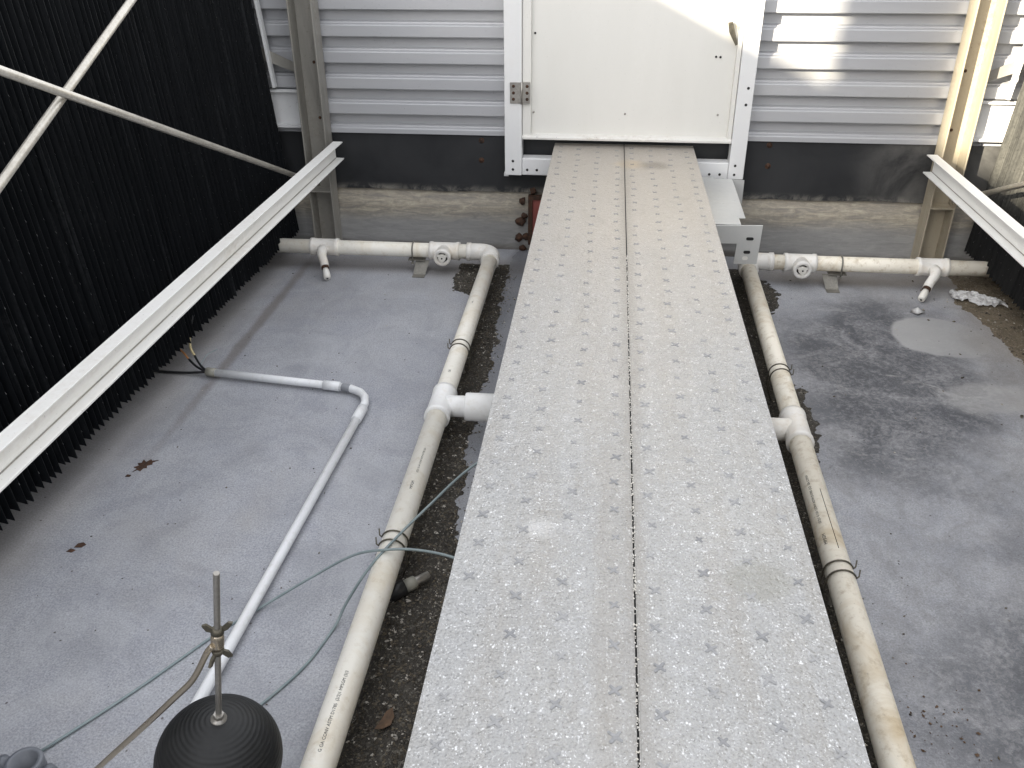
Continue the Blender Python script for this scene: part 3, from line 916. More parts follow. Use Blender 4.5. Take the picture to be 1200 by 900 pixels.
def nozzle_tee(root, x, mat, dx):
    """tee on the back run with a short drooping spray nozzle"""
    m = MB()
    socket(m, (x, 3.67, PZ), (1, 0, 0), 0.128, PR * 1.16)
    tee = m.build('tee', M_FIT, root)
    p0 = Vector((x, 3.67, PZ))
    pts = [p0 + Vector((0, -0.02, 0.0)), p0 + Vector((0, -0.058, -0.004)), p0 + Vector((dx * 0.25, -0.080, -0.014)), p0 + Vector((dx * 0.75, -0.105, -0.033)), p0 + Vector((dx, -0.122, -0.046))]
    MB().tube(pts, [0.025, 0.0235, 0.0195, 0.0185, 0.0185], 18).build('elbow', M_FIT, tee)
    d = (pts[-1] - pts[-2]).normalized()
    MB().tube([pts[-1] - d * 0.004, pts[-1] + d * 0.012], 0.0165, 16).build('rust_ring', M_RUST, tee)
    e = pts[-1] + d * 0.012
    nz = MB()
    nz.tube([e, e + d * 0.014, e + d * 0.040, e + d * 0.052], [0.0125, 0.0155, 0.0165, 0.0135], 8)
    nz.build('nozzle', M_NOZ, tee)
    MB().tube([e + d * 0.046, e + d * 0.0532], 0.005, 8).build('orifice', M_DARK, tee)
def capped_tee(root, x):
    m = MB()
    socket(m, (x, 3.67, PZ), (1, 0, 0), 0.135, PR * 1.18)
    tee = m.build('tee', M_FIT, root)
    d = Vector((0, -1, -0.06)).normalized()
    c0 = Vector((x, 3.67, PZ))
    mm = MB().lathe(c0, d, [(0.036, 0), (0.036, 0.055), (0.0385, 0.057), (0.0385, 0.078), (0.034, 0.080), (0.025, 0.080), (0.024, 0.066), (0.0, 0.066)], 26)
    mm.build('branch', M_FIT, tee)
    MB().lathe(c0, d, [(0.0, 0.0675), (0.0238, 0.0675), (0.0238, 0.0662)], 20).build('recess', M_DARK, tee)
    core = MB().tube([c0 + d * 0.066, c0 + d * 0.0835], [0.0175, 0.0165], 12)
    u = Vector((1, 0, 0))
    w = d.cross(u)
    for k in range(3):
        a = k * 2 * math.pi / 3 + 0.5
        dirv = u * math.cos(a) + w * math.sin(a)
        side = u * -math.sin(a) + w * math.cos(a)
        q = c0 + d * 0.067
        poly = [q + dirv * 0.008 + side * 0.005, q + dirv * 0.024 + side * 0.005, q + dirv * 0.024 - side * 0.005, q + dirv * 0.008 - side * 0.005]
        core.prism(poly, d * 0.013)
    core.build('spray_core', M_NOZ, tee)
    MB().tube([c0 + d * 0.08, c0 + d * 0.0842], 0.004, 8).build('orifice', M_DARK, tee)
KR = 0.0149
def xpipe(sgn, y):
    return -0.5585 if sgn < 0 else 0.547 + KR * (y - 3.66)
def saddle(x, y, sgn, label):
    x = xpipe(sgn, y)
    """double wire clip over the pipe; sgn = side where the ends stick out"""
    m = MB()
    r = PR + 0.0022
    for dy in (-0.017, 0.017):
        pts = [Vector((x - sgn * 0.020, y + dy, FZ + 0.003)), Vector((x - sgn * (r + 0.001), y + dy, PZ - 0.04))]
        a0, a1 = math.pi, 0.35
        for k in range(13):
            a = a0 + (a1 - a0) * k / 12
            pts.append(Vector((x + sgn * r * math.cos(a), y + dy, PZ + r * math.sin(a))))
        last = pts[-1]
        pts += [last + Vector((sgn * 0.006, 0.004, 0.002)), last + Vector((sgn * 0.008, 0.012, 0.016))]
        m.tube(pts, 0.0021, 6)
    m.tube([(x - sgn * 0.020, y - 0.017, FZ + 0.003), (x - sgn * 0.020, y + 0.017, FZ + 0.003)], 0.0021, 6)
    root = thing('pipe_clip', label, 'clip', (x, y, FZ), 'wire clips over the pipes')
    m.build('bent_wire', M_WIRE, root)
    b = B((x - 0.022, y - 0.02, FZ + 0.0005), (x + 0.022, y + 0.02, FZ + 0.003))
    b.box((x - 0.014, y - 0.004, FZ + 0.003), (x + 0.014, y + 0.004, PZ - PR - 0.0005))
    b.build('rest', M_STEEL, root)
def pipe_stand(x, sgn, label):
    root = thing('pipe_stand', label, 'bracket', (x, 3.63, FZ), 'pipe stands under the cross pipes')
    yf = 3.605
    poly = [(x - 0.006 * sgn, yf, FZ + 0.004), (x + 0.048 * sgn, yf, FZ + 0.004), (x + 0.060 * sgn, 3.655, PZ - PR - 0.012), (x - 0.002 * sgn, 3.655, PZ - PR - 0.012)]
    MB().prism(poly, (0, 0.004, 0.001)).build('leg', M_STAND, root)
    B((x - 0.035, 3.645, PZ - PR - 0.011), (x + 0.04, 3.70, PZ - PR - 0.0065)).build('saddle_plate', M_STAND, root)
    f = B((min(x - 0.006 * sgn, x + 0.048 * sgn), yf - 0.03, FZ + 0.0005), (max(x - 0.006 * sgn, x + 0.048 * sgn), yf + 0.006, FZ + 0.0038))
    f.build('foot', M_STAND, root)
    r = PR + 0.003
    pts = [Vector((x - 0.012 * sgn, 3.67 - r, PZ - PR - 0.018))]
    pts += [Vector((x - 0.012 * sgn, 3.67 - r * math.cos(a), PZ + r * math.sin(a))) for a in [math.pi * k / 12 for k in range(13)]]
    pts += [Vector((x - 0.012 * sgn, 3.67 + r, PZ - PR - 0.018))]
    MB().tube(pts, 0.0034, 8).build('u_bolt', M_STAND, root)
    MB().tube([(x - 0.012 * sgn, 3.67 - r, PZ - PR - 0.020), (x - 0.012 * sgn, 3.67 - r, PZ - PR - 0.013)], 0.008, 6).build('nut', M_STAND, root)

def pipe_run(sgn, xl, mat, label, tee_y, prints):
    xs = xpipe(sgn, 3.62)
    xt = xpipe(sgn, tee_y)
    dy_ = Vector((0 if sgn < 0 else KR, 1, 0))
    root = thing('pvc_pipe', label, 'pipe', (xs, 3.67, PZ - PR), 'PVC pipe runs')
    # long run
    y_end = -0.7
    MB().tube([(xpipe(sgn, y_end), y_end, PZ), (xt, tee_y - 0.03, PZ)], PR, 28).build('long_pipe', mat, root)
    MB().tube([(xt, tee_y + 0.03, PZ), (xs, 3.62, PZ)], PR, 28).build('long_pipe', mat, root)
    # corner elbow
    c = Vector((xs + sgn * 0.055, 3.67 - 0.055, PZ))
    pts = [Vector((xs, 3.56, PZ))] + arc(c, 0.055, 0, math.pi / 2, 8, ((-sgn, 0, 0), (0, 1, 0))) + [Vector((xs + sgn * 0.115, 3.67, PZ))]
    el = MB().tube(pts, PR * 1.16, 28)
    for q, d in ((pts[0], (0, 1, 0)), (pts[-1], (-sgn, 0, 0))):
        el.lathe(q, d, [(PR, -0.001), (PR * 1.24, -0.001), (PR * 1.24, 0.016), (PR * 1.16, 0.019)], 28)
    el.build('elbow', M_FIT, root)
    # back run
    x_end = sgn * 1.75
    MB().tube([(xs + sgn * 0.06, 3.67, PZ), (x_end, 3.67, PZ)], PR, 28).build('cross_pipe', M_PVC if sgn < 0 else mat, root)
    capped_tee(root, sgn * 0.775)
    nozzle_tee(root, sgn * 1.325, mat, 0.030 if sgn < 0 else -0.045)
    # side tee
    m = MB()
    socket(m, (xt, tee_y, PZ), dy_, 0.155, PR * 1.17)
    fm = M_FIT_W if sgn < 0 else M_FIT
    tee = m.build('tee', fm, root)
    bx = -sgn
    MB().tube([(xt, tee_y, PZ), (xt + bx * 0.095, tee_y, PZ)], PR * 1.05, 26).build('branch', fm, tee)
    if sgn < 0:
        MB().lathe((xt + 0.078, tee_y, PZ), (1, 0, 0), [(PR, 0), (PR * 1.34, 0.001), (PR * 1.38, 0.006), (PR * 1.38, 0.12), (PR, 0.121)], 28).build('coupling', fm, tee)
        MB().tube([(xt + 0.19, tee_y, PZ), (-0.05, tee_y, PZ)], PR, 24).build('feed_pipe', M_PVC, root)
    else:
        MB().tube([(xt - 0.08, tee_y, PZ), (0.05, tee_y, PZ)], PR, 24).build('feed_pipe', M_PVC, root)
    for (txt, size, y0, ang, fl) in prints:
        text_on_pipe(txt, size, xpipe(sgn, y0), y0, ang, root, fl, 0 if sgn < 0 else KR)
    return root
LINE = 'G GA CONV ASTM D1785  (2/2)1 MPSGM (3(3'
pl = pipe_run(-1, 0.5625, M_PVC, 'cream PVC pipe run with printed lettering on the open floor with the white conduit', 2.340,
         [(LINE, 0.0098, 1.035, R(5), False), ('MPSGM', 0.011, 1.855, R(8), False), ('(2/2)1 G GA CONV ASTM D1785 (3(3', 0.0075, 1.93, R(12), False), ('GA', 0.012, 2.50, R(0), False), ('D1785   -  -', 0.007, 3.05, R(-4), False)])
pr = pipe_run(1, 0.529, M_PVC_R, 'yellow-brown stained PVC pipe run on the side with the slotted plate', 2.300,
         [('MPSGM', 0.012, 1.74, R(-38), False), ('(2/2)1 G GA CONV ASTM D1785 (3(3  GA CONV', 0.0098, 1.82, R(-38), False)])
# black scored line on the right pipe
m = MB().tube([(xpipe(1, 1.72) + PR * math.sin(R(8)), 1.72, PZ + PR * math.cos(R(8))), (xpipe(1, 1.96) + PR * math.sin(R(6)), 1.96, PZ + PR * math.cos(R(6)))], 0.0009, 5)
m.build('scored_line', M_RUST, pr)
saddle(-0.5625, 2.72, -1, 'bent wire clip on the cream pipe between the side tee and the corner')
saddle(-0.5625, 1.66, -1, 'bent wire clip on the cream pipe where the thin cables cross')
saddle(0.529, 2.64, 1, 'bent wire clip on the stained pipe between its side tee and the slotted plate')
saddle(0.529, 1.655, 1, 'bent wire clip on the stained pipe past the scored line')
pipe_stand(-0.905, 1, 'steel stand with U-bolt under the cream cross pipe')
pipe_stand(0.935, -1, 'steel stand with U-bolt under the stained cross pipe')

# ------------------------------------------------------------------ conduit and its wires
CZc = FZ + 0.0205
CR = 0.0135
cd = thing('conduit', 'white plastic conduit bent across the basin floor towards the black float', 'conduit', (-0.9, 2.0, FZ))
MB().tube([(-1.437, 2.610, CZc), (-0.985, 2.556, CZc)], CR, 18).build('tube', M_COND, cd)
MB().tube([(-1.452, 2.612, CZc), (-1.418, 2.608, CZc)], CR * 1.2, 8).build('end_bushing', M_CEMENT, cd)
MB().lathe((-1.011, 2.559, CZc), (0.452, -0.054, 0), [(CR, 0), (CR * 1.25, 0.001), (CR * 1.25, 0.058), (CR, 0.06)], 20).build('coupling', M_COND, cd)
bend = [(-0.955, 2.552, CZc), (-0.91, 2.543, CZc), (-0.872, 2.522, CZc), (-0.848, 2.490, CZc), (-0.8385, 2.450, CZc), (-0.8375, 2.405, CZc)]
MB().tube(bend, CR * 1.02, 18).build('bend', M_COND, cd)
MB().lathe((-0.942, 2.5495, CZc), (0.97, -0.2, 0), [(CR * 1.02, 0), (CR * 1.06, 0.0005), (CR * 1.06, 0.03), (CR * 1.02, 0.0305)], 20).build('tape', M_TAPE, cd)
dd = Vector((-0.8880 + 0.8375, 1.20 - 2.405, 0)).normalized()
MB().lathe((-0.8372, 2.420, CZc), dd, [(CR, 0), (CR * 1.28, 0.001), (CR * 1.28, 0.075), (CR, 0.077)], 20).build('coupling', M_COND, cd)
MB().tube([(-0.8372, 2.40, CZc), (-0.9000, 0.75, CZc)], CR, 18).build('tube', M_COND, cd)

def smooth(pts):
    # Catmull-Rom through the points
    P = [Vector(q) for q in pts]
    P = [P[0] * 2 - P[1]] + P + [P[-1] * 2 - P[-2]]
    outp = []
    for i in range(1, len(P) - 2):
        for k in range(6):
            u = k / 6
            a, b, c_, d_ = P[i - 1], P[i], P[i + 1], P[i + 2]
            outp.append(0.5 * ((2 * b) + (-a + c_) * u + (2 * a - 5 * b + 4 * c_ - d_) * u * u + (-a + 3 * b - 3 * c_ + d_) * u ** 3))
    outp.append(P[-2])
    return outp
def wire(name, pts, r, mat, label, cat='wire', group=None):
    outp = smooth(pts)
    return tag(MB().tube(outp, r, 8).build(name, mat), label, cat, group)
z0 = CZc
w1 = thing('lead_wire', 'pair of black leads with bare tan ends curling up into the black fill fringe', 'wire', (-1.45, 2.62, FZ))
def wpart(nm, pts, r, mat):
    o = wire(nm, pts, r, mat, '', '')
    del o['label'], o['category']
    o.parent = w1
    o.location = -Vector(w1.location)
wpart('black_lead', [(-1.452, 2.613, z0), (-1.49, 2.645, z0 + 0.008), (-1.528, 2.69, z0 + 0.02)], 0.0042, M_BLACK)
wpart('black_lead', [(-1.452, 2.609, z0), (-1.50, 2.635, z0 + 0.006), (-1.545, 2.675, z0 + 0.012)], 0.0042, M_BLACK)
wpart('tan_lead', [(-1.527, 2.689, z0 + 0.02), (-1.553, 2.720, z0 + 0.035), (-1.566, 2.755, z0 + 0.07), (-1.560, 2.77, z0 + 0.10)], 0.0045, M_TAN)
wpart('orange_lead', [(-1.544, 2.674, z0 + 0.012), (-1.572, 2.70, z0 + 0.022), (-1.60, 2.72, z0 + 0.03)], 0.0035, M_ORANGE)
wpart('dark_lead', [(-1.560, 2.77, z0 + 0.10), (-1.556, 2.79, z0 + 0.14), (-1.575, 2.80, z0 + 0.18)], 0.003, M_BLACK)
wire('power_cable', [(-1.45, 2.611, z0), (-1.52, 2.617, FZ + 0.010), (-1.60, 2.622, FZ + 0.006), (-1.72, 2.63, FZ + 0.006)], 0.0048, M_BLACK, 'black cable lying on the floor between the conduit end and the fill fringe', 'cable')
wire('earth_wire', [(-1.50, 2.66, FZ + 0.012), (-1.505, 2.70, FZ + 0.016), (-1.50, 2.735, FZ + 0.024), (-1.475, 2.765, FZ + 0.03)], 0.0017, M_CABLE, 'thin green wire end sticking up beside the conduit bushing', 'wire')

# cables over the pipe
wire('thin_cable', [(-0.15, 2.02, -0.30), (-0.30, 1.975, -0.318), (-0.402, 1.90, -0.345), (-0.49, 1.75, -0.368), (-0.553, 1.625, -0.3815), (-0.595, 1.55, -0.405), (-0.640, 1.505, -0.470), (-0.662, 1.46, FZ + 0.006), (-0.695, 1.343, FZ + 0.004), (-0.752, 1.235, FZ + 0.004), (-0.81, 1.15, FZ + 0.004)],
     0.0034, M_CABLE, 'thin teal cable dropping from the walkway over the pipe, ending behind the black float', 'cable', 'thin cables')
wire('thin_cable', [(-0.15, 1.50, -0.40), (-0.30, 1.545, -0.385), (-0.40, 1.582, -0.375), (-0.49, 1.602, -0.3785), (-0.560, 1.597, -0.3802), (-0.64, 1.60, -0.405), (-0.735, 1.575, -0.455), (-0.865, 1.499, FZ + 0.005), (-0.935, 1.409, FZ + 0.004), (-1.04, 1.24, FZ + 0.004), (-1.155, 1.072, FZ + 0.006)],
     0.0034, M_CABLE, 'thin teal cable running over the pipe and under the conduit to the grey pipe stubs', 'cable', 'thin cables')

# ------------------------------------------------------------------ float valve
fc = Vector((-0.699, 0.95, -0.312))
ax = Vector((0.0535, 0.0, 0.326)).normalized()
fv = thing('float_valve', 'round black ribbed float on a threaded stem with wing nuts and bent rod arm', 'float', (fc.x, fc.y, fc.z - 0.106))
prof = []
NP = 150
RB = 0.1065
for i in range(NP + 1):
    a = math.pi * i / NP
    rr = RB + 0.0004 * math.sin(i * 2 * math.pi / 4.0) * (1 if 5 < i < NP - 5 else 0)
    prof.append((rr * math.sin(a), -rr * math.cos(a) * 0.97))
MB().lathe(fc, ax, prof, 72).build('ball', M_BALL, fv)
top = fc + ax * RB * 0.965
MB().lathe(top - ax * 0.002, ax, [(0.0, 0.0), (0.0135, 0.0), (0.0135, 0.004), (0.0085, 0.0045), (0.0085, 0.006), (0.0, 0.006)], 24).build('washer', M_STEEL, fv)
MB().tube([top + ax * 0.004, top + ax * 0.013], 0.0088, 6).build('nut', M_STEEL, fv)
stem_end = top + ax * 0.330
m = MB()
n = 130
m.tube([top + (stem_end - top) * (i / n) for i in range(n + 1)], [0.0049 + 0.00035 * (i % 2) for i in range(n + 1)], 10)
m.build('stem', M_STEEL, fv)
clamp = top + ax * 0.187
MB().lathe(clamp - ax * 0.016, ax, [(0.005, 0), (0.0095, 0.0), (0.0105, 0.006), (0.0105, 0.024), (0.0085, 0.030), (0.005, 0.032)], 16).build('collar', M_BRASS, fv)
for dz, tilt in ((0.022, 1), (-0.024, -1)):
    c0 = clamp + ax * dz
    wn_ = MB().lathe(c0 - ax * 0.005 * tilt, ax * tilt, [(0.005, 0), (0.0105, 0), (0.008, 0.010), (0.005, 0.010)], 14)
    for s in (-1, 1):
        if tilt < 0 and s < 0:
            u = Vector((-0.2, -0.95, 0)).normalized()
        else:
            u = Vector((s, 0.25 * s, 0)).normalized()
        q = c0 + u * 0.007
        up = ax * tilt
        sd_ = u.cross(ax) * 0.0022
        poly = [q - up * 0.003, q + u * 0.010 + up * 0.002, q + u * 0.0165 + up * 0.014, q + u * 0.010 + up * 0.016, q + up * 0.006]
        wn_.prism([x - sd_ for x in poly], sd_ * 2)
    wn_.build('wing_nut', M_WIRE, fv)
a0 = clamp + Vector((-0.004, -0.010, -0.002))
arm = [a0, (-0.666, 0.936, -0.040), (-0.686, 0.933, -0.078), (-0.704, 0.931, -0.106), (-0.732, 0.929, -0.137), (-0.80, 0.927, -0.212), (-0.917, 0.925, -0.339), (-1.02, 0.92, -0.452)]
MB().tube(smooth(arm), 0.0052, 12).build('arm', M_BRASS, fv)
MB().lathe((-1.02, 0.92, FZ), (0, 0, 1), [(0.03, 0), (0.03, 0.03), (0.022, 0.035), (0.022, 0.085), (0.0, 0.09)], 20).build('valve_body', M_BRASS, fv)

# grey PVC stubs
def stub(x, y, r, h, tilt, label, hollow=True):
    m = MB().lathe((x, y, FZ + 0.001), tilt, [(r * 0.78, 0), (r, 0), (r, h * 0.55), (r * 1.12, h * 0.56), (r * 1.12, h - 0.004), (r * 1.06, h), (r * 0.80, h), (r * 0.76, h * 0.3), (0, h * 0.28)] if hollow else [(r, 0), (r, h * 0.7), (r * 0.6, h * 0.93), (0, h)], 28)
    tag(m.build('pipe_stub', M_GREYPVC), label, 'pipe fitting', 'grey pipe stubs')
stub(-1.122, 0.992, 0.031, 0.082, (0.0, 0.0, 1), 'open-mouthed grey PVC stub on the floor at the cable end')
stub(-1.178, 1.005, 0.017, 0.070, (0, 0, 1), 'small dark grey PVC plug with domed top beside the open stub', False)
stub(-1.078, 0.995, 0.015, 0.072, (0, 0, 1), 'pointed grey PVC plug between the open stub and the float arm', False)

# ------------------------------------------------------------------ rusty red plate on the end wall, half behind the walkway
rp = thing('red_inlet_plate', 'rust-red bolted plate on the basin wall half hidden by the walkway', 'plate', (-0.30, 3.99, -0.45))
B((-0.405, 3.948, -0.47), (-0.10, 3.968, -0.262)).build('plate', M_RED, rp)
B((-0.425, 3.938, -0.48), (-0.4055, 3.968, -0.2615)).build('edge_frame', M_RUST, rp)
B((-0.425, 3.938, -0.2612), (-0.10, 3.968, -0.243)).build('edge_frame', M_RUST, rp)
for i, (x, z, r) in enumerate([(-0.452, -0.272, 0.016), (-0.405, -0.225, 0.016), (-0.462, -0.372, 0.023), (-0.445, -0.345, 0.014), (-0.470, -0.452, 0.020), (-0.437, -0.447, 0.018), (-0.452, -0.505, 0.016)]):
    MB().blob((x, 3.957, z), r, i, 2, (1, 0.9, 1), 0.55).build('rusted_bolt', M_RUST, rp)

# ------------------------------------------------------------------ silt beds
def silt(name, mat, x0, x1, y0, y1, step, fn, label):
    nx = int((x1 - x0) / step)
    ny = int((y1 - y0) / step)
    vs, fs = [], []
    for j in range(ny + 1):
        for i in range(nx + 1):
            x, y = x0 + i * step, y0 + j * step
            vs.append((x, y, FZ + max(-0.006, min(0.016, fn(x, y)))))
    for j in range(ny):
        for i in range(nx):
            q = (j * (nx + 1) + i, j * (nx + 1) + i + 1, (j + 1) * (nx + 1) + i + 1, (j + 1) * (nx + 1) + i)
            if max(vs[k][2] for k in q) > FZ - 0.0015:
                fs.append(q)
    o = MB().add(vs, fs, True).build(name, mat)
    o['kind'] = 'stuff'
    return tag(o, label, 'silt')
def sstep(a, b, x):
    u = max(0, min(1, (x - a) / (b - a)))
    return u * u * (3 - 2 * u)
def nz(x, y, s, o_=0.0):
    return noise.noise(Vector((x * s, y * s, o_)))
def left_fn(x, y):
    w = nz(x, y, 6) * 0.5 + nz(x, y, 17, 3) * 0.35 + nz(x, y, 45, 5) * 0.25
    edge = -0.462 + 0.10 * (1 - sstep(1.45, 2.05, y)) + 0.02 * nz(0, y, 4, 9) - 0.03 * sstep(2.9, 3.5, y)
    d = edge - x + 0.035 * w
    left = x + 0.585 + 0.13 * sstep(3.35, 3.5, y) + 0.03 * w - 0.02 * (y < 1.5)
    h = min(d, left, 3.76 - y + 0.05 * w) * 0.35
    return min(h, 0.007) + 0.005 * (nz(x, y, 30, 2) + nz(x, y, 80, 4) * 0.6)
silt('silt_bed', M_SILT, -0.74, -0.30, 0.6, 3.8, 0.0085, left_fn, 'dark gritty silt between the cream pipe and the walkway')
def right_fn(x, y):
    w = nz(x, y, 5, 7) * 0.5 + nz(x, y, 14, 8) * 0.4 + nz(x, y, 45, 1) * 0.2
    edge = 1.44 + 0.06 * nz(0, y, 3, 2)
    edge += 0.04 * sstep(3.2, 2.9, y)
    h = min(x - edge + 0.05 * w, 3.9 - y + 0.05 * w) * 0.25
    return min(h, 0.006) + 0.005 * (nz(x, y, 28, 6) + nz(x, y, 70, 3) * 0.6)
silt('silt_bed', M_SILT_R, 1.25, 1.85, 1.6, 3.95, 0.0095, right_fn, 'brown wrinkled silt along the foot of the sunlit fill bank')
def right_pipe_fn(x, y):
    w = nz(x, y, 7, 1) * 0.5 + nz(x, y, 18, 2) * 0.4 + nz(x, y, 50, 1) * 0.4
    edge = 0.548 + 0.075 * math.exp(-((y - 2.5) / 0.30) ** 2) + 0.11 * math.exp(-((y - 3.5) / 0.22) ** 2) + 0.02
    h = min(edge - x + 0.05 * w, x - 0.33 + 0.04 * w) * 0.3
    return min(h, 0.006) + 0.005 * (nz(x, y, 30, 4) + nz(x, y, 80, 1) * 0.6)
silt('silt_bed', M_SILT, 0.28, 0.80, 0.7, 3.8, 0.0085, right_pipe_fn, 'dark gritty silt along the stained pipe beside the walkway')

def chips(name, n, pick, label, smin=0.0015, smax=0.006, seed=1, mat=None):
    rnd = random.Random(seed)
    mm = MB()
    k = 0
    while k < n:
        q = pick(rnd)
        if q is None:
            continue
        x, y, z = q
        s = smin + (smax - smin) * rnd.random() ** 3
        a = rnd.uniform(0, 6.28)
        e = rnd.uniform(0.35, 1.0)
        pts = [(x + s * math.cos(a), y + s * math.sin(a), z + s * rnd.uniform(0, 0.5)), (x - s * e * math.sin(a), y + s * e * math.cos(a), z + s * rnd.uniform(0, 0.5)),
               (x - s * math.cos(a), y - s * math.sin(a), z + s * rnd.uniform(0, 0.3)), (x + s * e * math.sin(a), y - s * e * math.cos(a), z + s * rnd.uniform(0.0, 0.4)), (x, y, z + s * 0.7), (x, y, z - s * 0.3)]
        mm.add(pts, [(0, 1, 4), (1, 2, 4), (2, 3, 4), (3, 0, 4), (1, 0, 5), (2, 1, 5), (3, 2, 5), (0, 3, 5)])
        k += 1
    o = mm.build(name, mat or M_CHIP)
    o['kind'] = 'stuff'
    tag(o, label, 'debris')
def pick_left(r):
    x, y = r.uniform(-0.72, -0.32), 0.7 + 3.05 * r.random() ** 1.3
    h = left_fn(x, y)
    return (x, y, FZ + min(0.016, h)) if h > -0.002 else ((x, y, FZ + 0.0004) if (h > -0.012 and r.random() < 0.25) else None)
chips('debris_chips', 12000, pick_left, 'loose flakes and chips scattered on the silt by the cream pipe', seed=3)
def pick_right(r):
    x, y = r.uniform(0.30, 0.76), r.uniform(0.8, 3.75)
    h = right_pipe_fn(x, y)
    if h > -0.001:
        return (x, y, FZ + min(0.016, h))
    if r.random() < 0.03:
        return (x, y, FZ + 0.0005)
    return None
chips('debris_chips', 3500, pick_right, 'loose flakes and chips scattered along the stained pipe', seed=5)
def pick_bank(r):
    x, y = r.uniform(1.2, 1.8), r.uniform(1.9, 3.9)
    h = right_fn(x, y)
    if h > -0.001:
        return (x, y, FZ + min(0.016, h))
    if r.random() < 0.05:
        return (x, y, FZ + 0.0005)
    return None
chips('debris_chips', 2200, pick_bank, 'flakes strewn over the brown silt by the sunlit fill bank', 0.002, 0.009, 8)
def pick_floor(r):
    if r.random() < 0.5:
        return (r.uniform(0.58, 1.4), r.uniform(0.9, 3.6), FZ + 0.0004)
    return (r.uniform(-1.5, -0.6), r.uniform(0.9, 3.6), FZ + 0.0004)
chips('debris_chips', 260, pick_floor, 'scattered dark specks of grit on the open basin floor', 0.0012, 0.005, 11)
# leaf flakes near the lower right pipe
def pick_flk(r):
    return (r.gauss(0.665, 0.045), r.gauss(1.28, 0.09), FZ + 0.0006)
chips('debris_chips', 60, pick_flk, 'cluster of brown flakes on the floor by the stained pipe', 0.002, 0.006, 12, M_LEAF)

# ------------------------------------------------------------------ small loose things
def flake(name, c, pts, mat, label, cat, thick=0.0012, curl=0.0):
    cx, cy = c
    poly = [(cx + a, cy + b, FZ + 0.0015 + curl * (a * a + b * b) * 40) for a, b in pts]
    n = len(poly)
    ctr = (cx, cy, FZ + 0.0015 + 0.002)
    vs = [ctr] + poly + [(ctr[0], ctr[1], ctr[2] - thick)] + [(x, y, z - thick) for x, y, z in poly]
    fs = [(0, 1 + i, 1 + (i + 1) % n) for i in range(n)]
    fs += [(n + 1, n + 2 + (i + 1) % n, n + 2 + i) for i in range(n)]
    fs += [(1 + i, n + 2 + i, n + 2 + (i + 1) % n, 1 + (i + 1) % n) for i in range(n)]
    return tag(MB().add(vs, fs).build(name, mat), label, cat)
flake('rust_flake', (-1.425, 2.058), [(-0.016, -0.034), (-0.006, -0.022), (0.006, -0.028), (0.008, -0.012), (0.018, -0.010), (0.013, 0.002), (0.026, 0.010), (0.022, 0.020), (0.036, 0.034), (0.018, 0.028), (0.010, 0.036), (0.002, 0.020), (-0.012, 0.032), (-0.010, 0.014), (-0.022, 0.012), (-0.012, 0.0), (-0.024, -0.010), (-0.010, -0.016)], M_RUST, 'jagged brown rust flake on the floor near the fill fringe', 'rust flake')
flake('rust_flake', (-1.445, 2.005), [(-0.006, -0.006), (0.008, -0.005), (0.009, 0.004), (-0.004, 0.006)], M_RUST, 'tiny brown crumb beside the jagged rust flake', 'rust flake')
flake('rust_flake', (-1.418, 1.690), [(-0.012, -0.010), (0.008, -0.008), (0.014, 0.004), (0.002, 0.012), (-0.010, 0.006)], M_RUST, 'rounded brown rust flake lying alone on the open floor', 'rust flake')
flake('rust_flake', (-1.432, 1.668), [(-0.010, -0.006), (0.006, -0.008), (0.012, 0.002), (-0.004, 0.007)], M_RUST, 'small brown flake touching the rounded rust flake', 'rust flake')
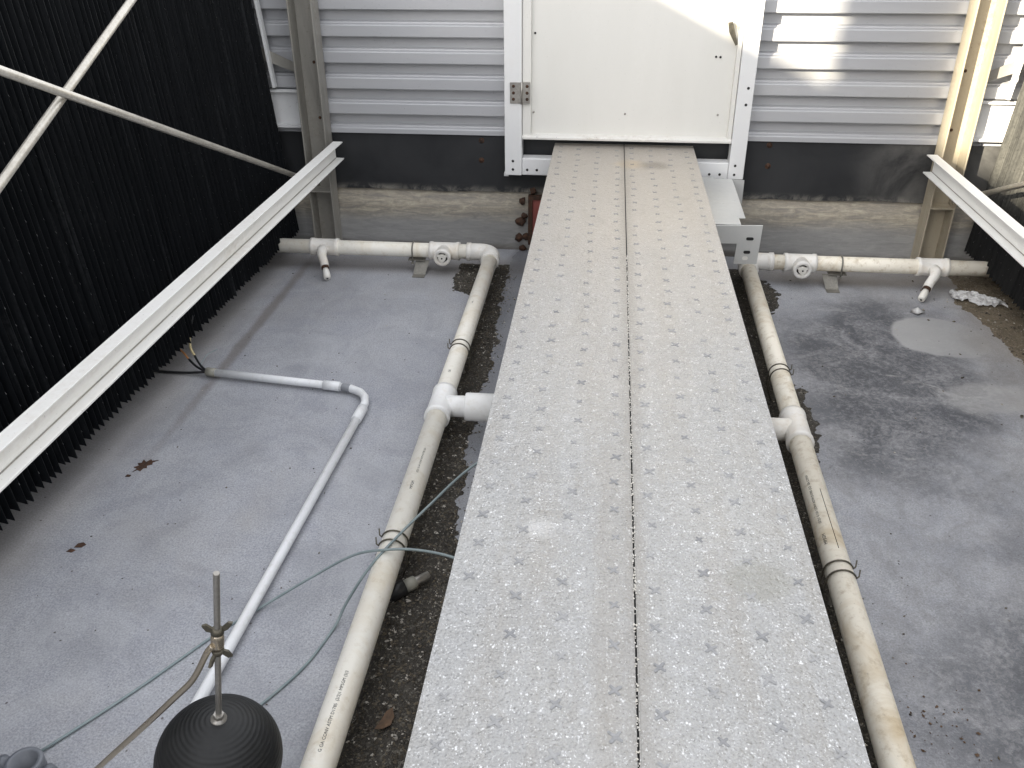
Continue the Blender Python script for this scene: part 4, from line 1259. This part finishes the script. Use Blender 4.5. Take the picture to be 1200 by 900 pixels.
# leaf
lf = [(-0.020, -0.030), (-0.006, -0.022), (0.008, -0.008), (0.011, 0.012), (0.004, 0.030), (-0.008, 0.022), (-0.014, 0.004)]
l_ = flake('dead_leaf', (-0.474, 1.205), lf, M_LEAF, 'curled brown dead leaf on the dark silt by the walkway', 'leaf', 0.0008, 0.25)
l_.location.z = 0.012
# dropped fitting
df = thing('dropped_fitting', 'grey threaded hose fitting dropped in the dark silt beside the pipe', 'fitting', (-0.50, 1.615, FZ))
ddir = Vector((0.055, 0.045, 0.004)).normalized()
q0 = Vector((-0.520, 1.590, FZ + 0.027))
MB().tube([q0, q0 + ddir * 0.030], 0.0165, 8).build('hex_body', M_CEMENT, df)
MB().tube([q0 + ddir * 0.030, q0 + ddir * 0.034, q0 + ddir * 0.068], [0.0135, 0.0115, 0.0115], 14).build('spigot', M_STEEL, df)
MB().tube([q0 - ddir * 0.045, q0 - ddir * 0.001], 0.020, 18).build('black_cap', M_BLACK, df)
# crumpled plastic
rg = MB()
n1, n2 = 34, 18
vs = []
for i in range(n1 + 1):
    for j in range(n2 + 1):
        u, v_ = i / n1, j / n2
        wid = 0.045 * (0.5 + 0.9 * math.sin(math.pi * min(1, u * 1.15)) ** 0.7 + 0.25 * nz(u, 0, 5, 3))
        x = 1.395 + 0.19 * u + 0.015 * nz(u, v_, 3, 2)
        y = 3.585 - 0.09 * u + wid * (v_ - 0.5) * 2 + 0.012 * nz(u, v_, 6, 9)
        z = FZ + 0.006 + 0.016 * math.sin(math.pi * v_) * math.sin(math.pi * u) + 0.018 * abs(nz(u, v_ * 0.6, 7, 4)) + 0.008 * abs(nz(u, v_, 15, 6))
        vs.append((x, y, z))
fs = [(i * (n2 + 1) + j, (i + 1) * (n2 + 1) + j, (i + 1) * (n2 + 1) + j + 1, i * (n2 + 1) + j + 1) for i in range(n1) for j in range(n2)]
o = rg.add(vs, fs).build('crumpled_plastic', M_RAG)
sm = o.modifiers.new('thick', 'SOLIDIFY')
sm.thickness = 0.0008
tag(o, 'crumpled pale plastic scrap at the edge of the brown silt', 'plastic scrap')
tag(MB().blob((1.205, 3.40, FZ + 0.008), 0.02, 4, 2, (1.2, 0.9, 0.55), 0.9).build('scale_lump', M_RAG), 'small whitish lump of scale on the mottled floor', 'lump')
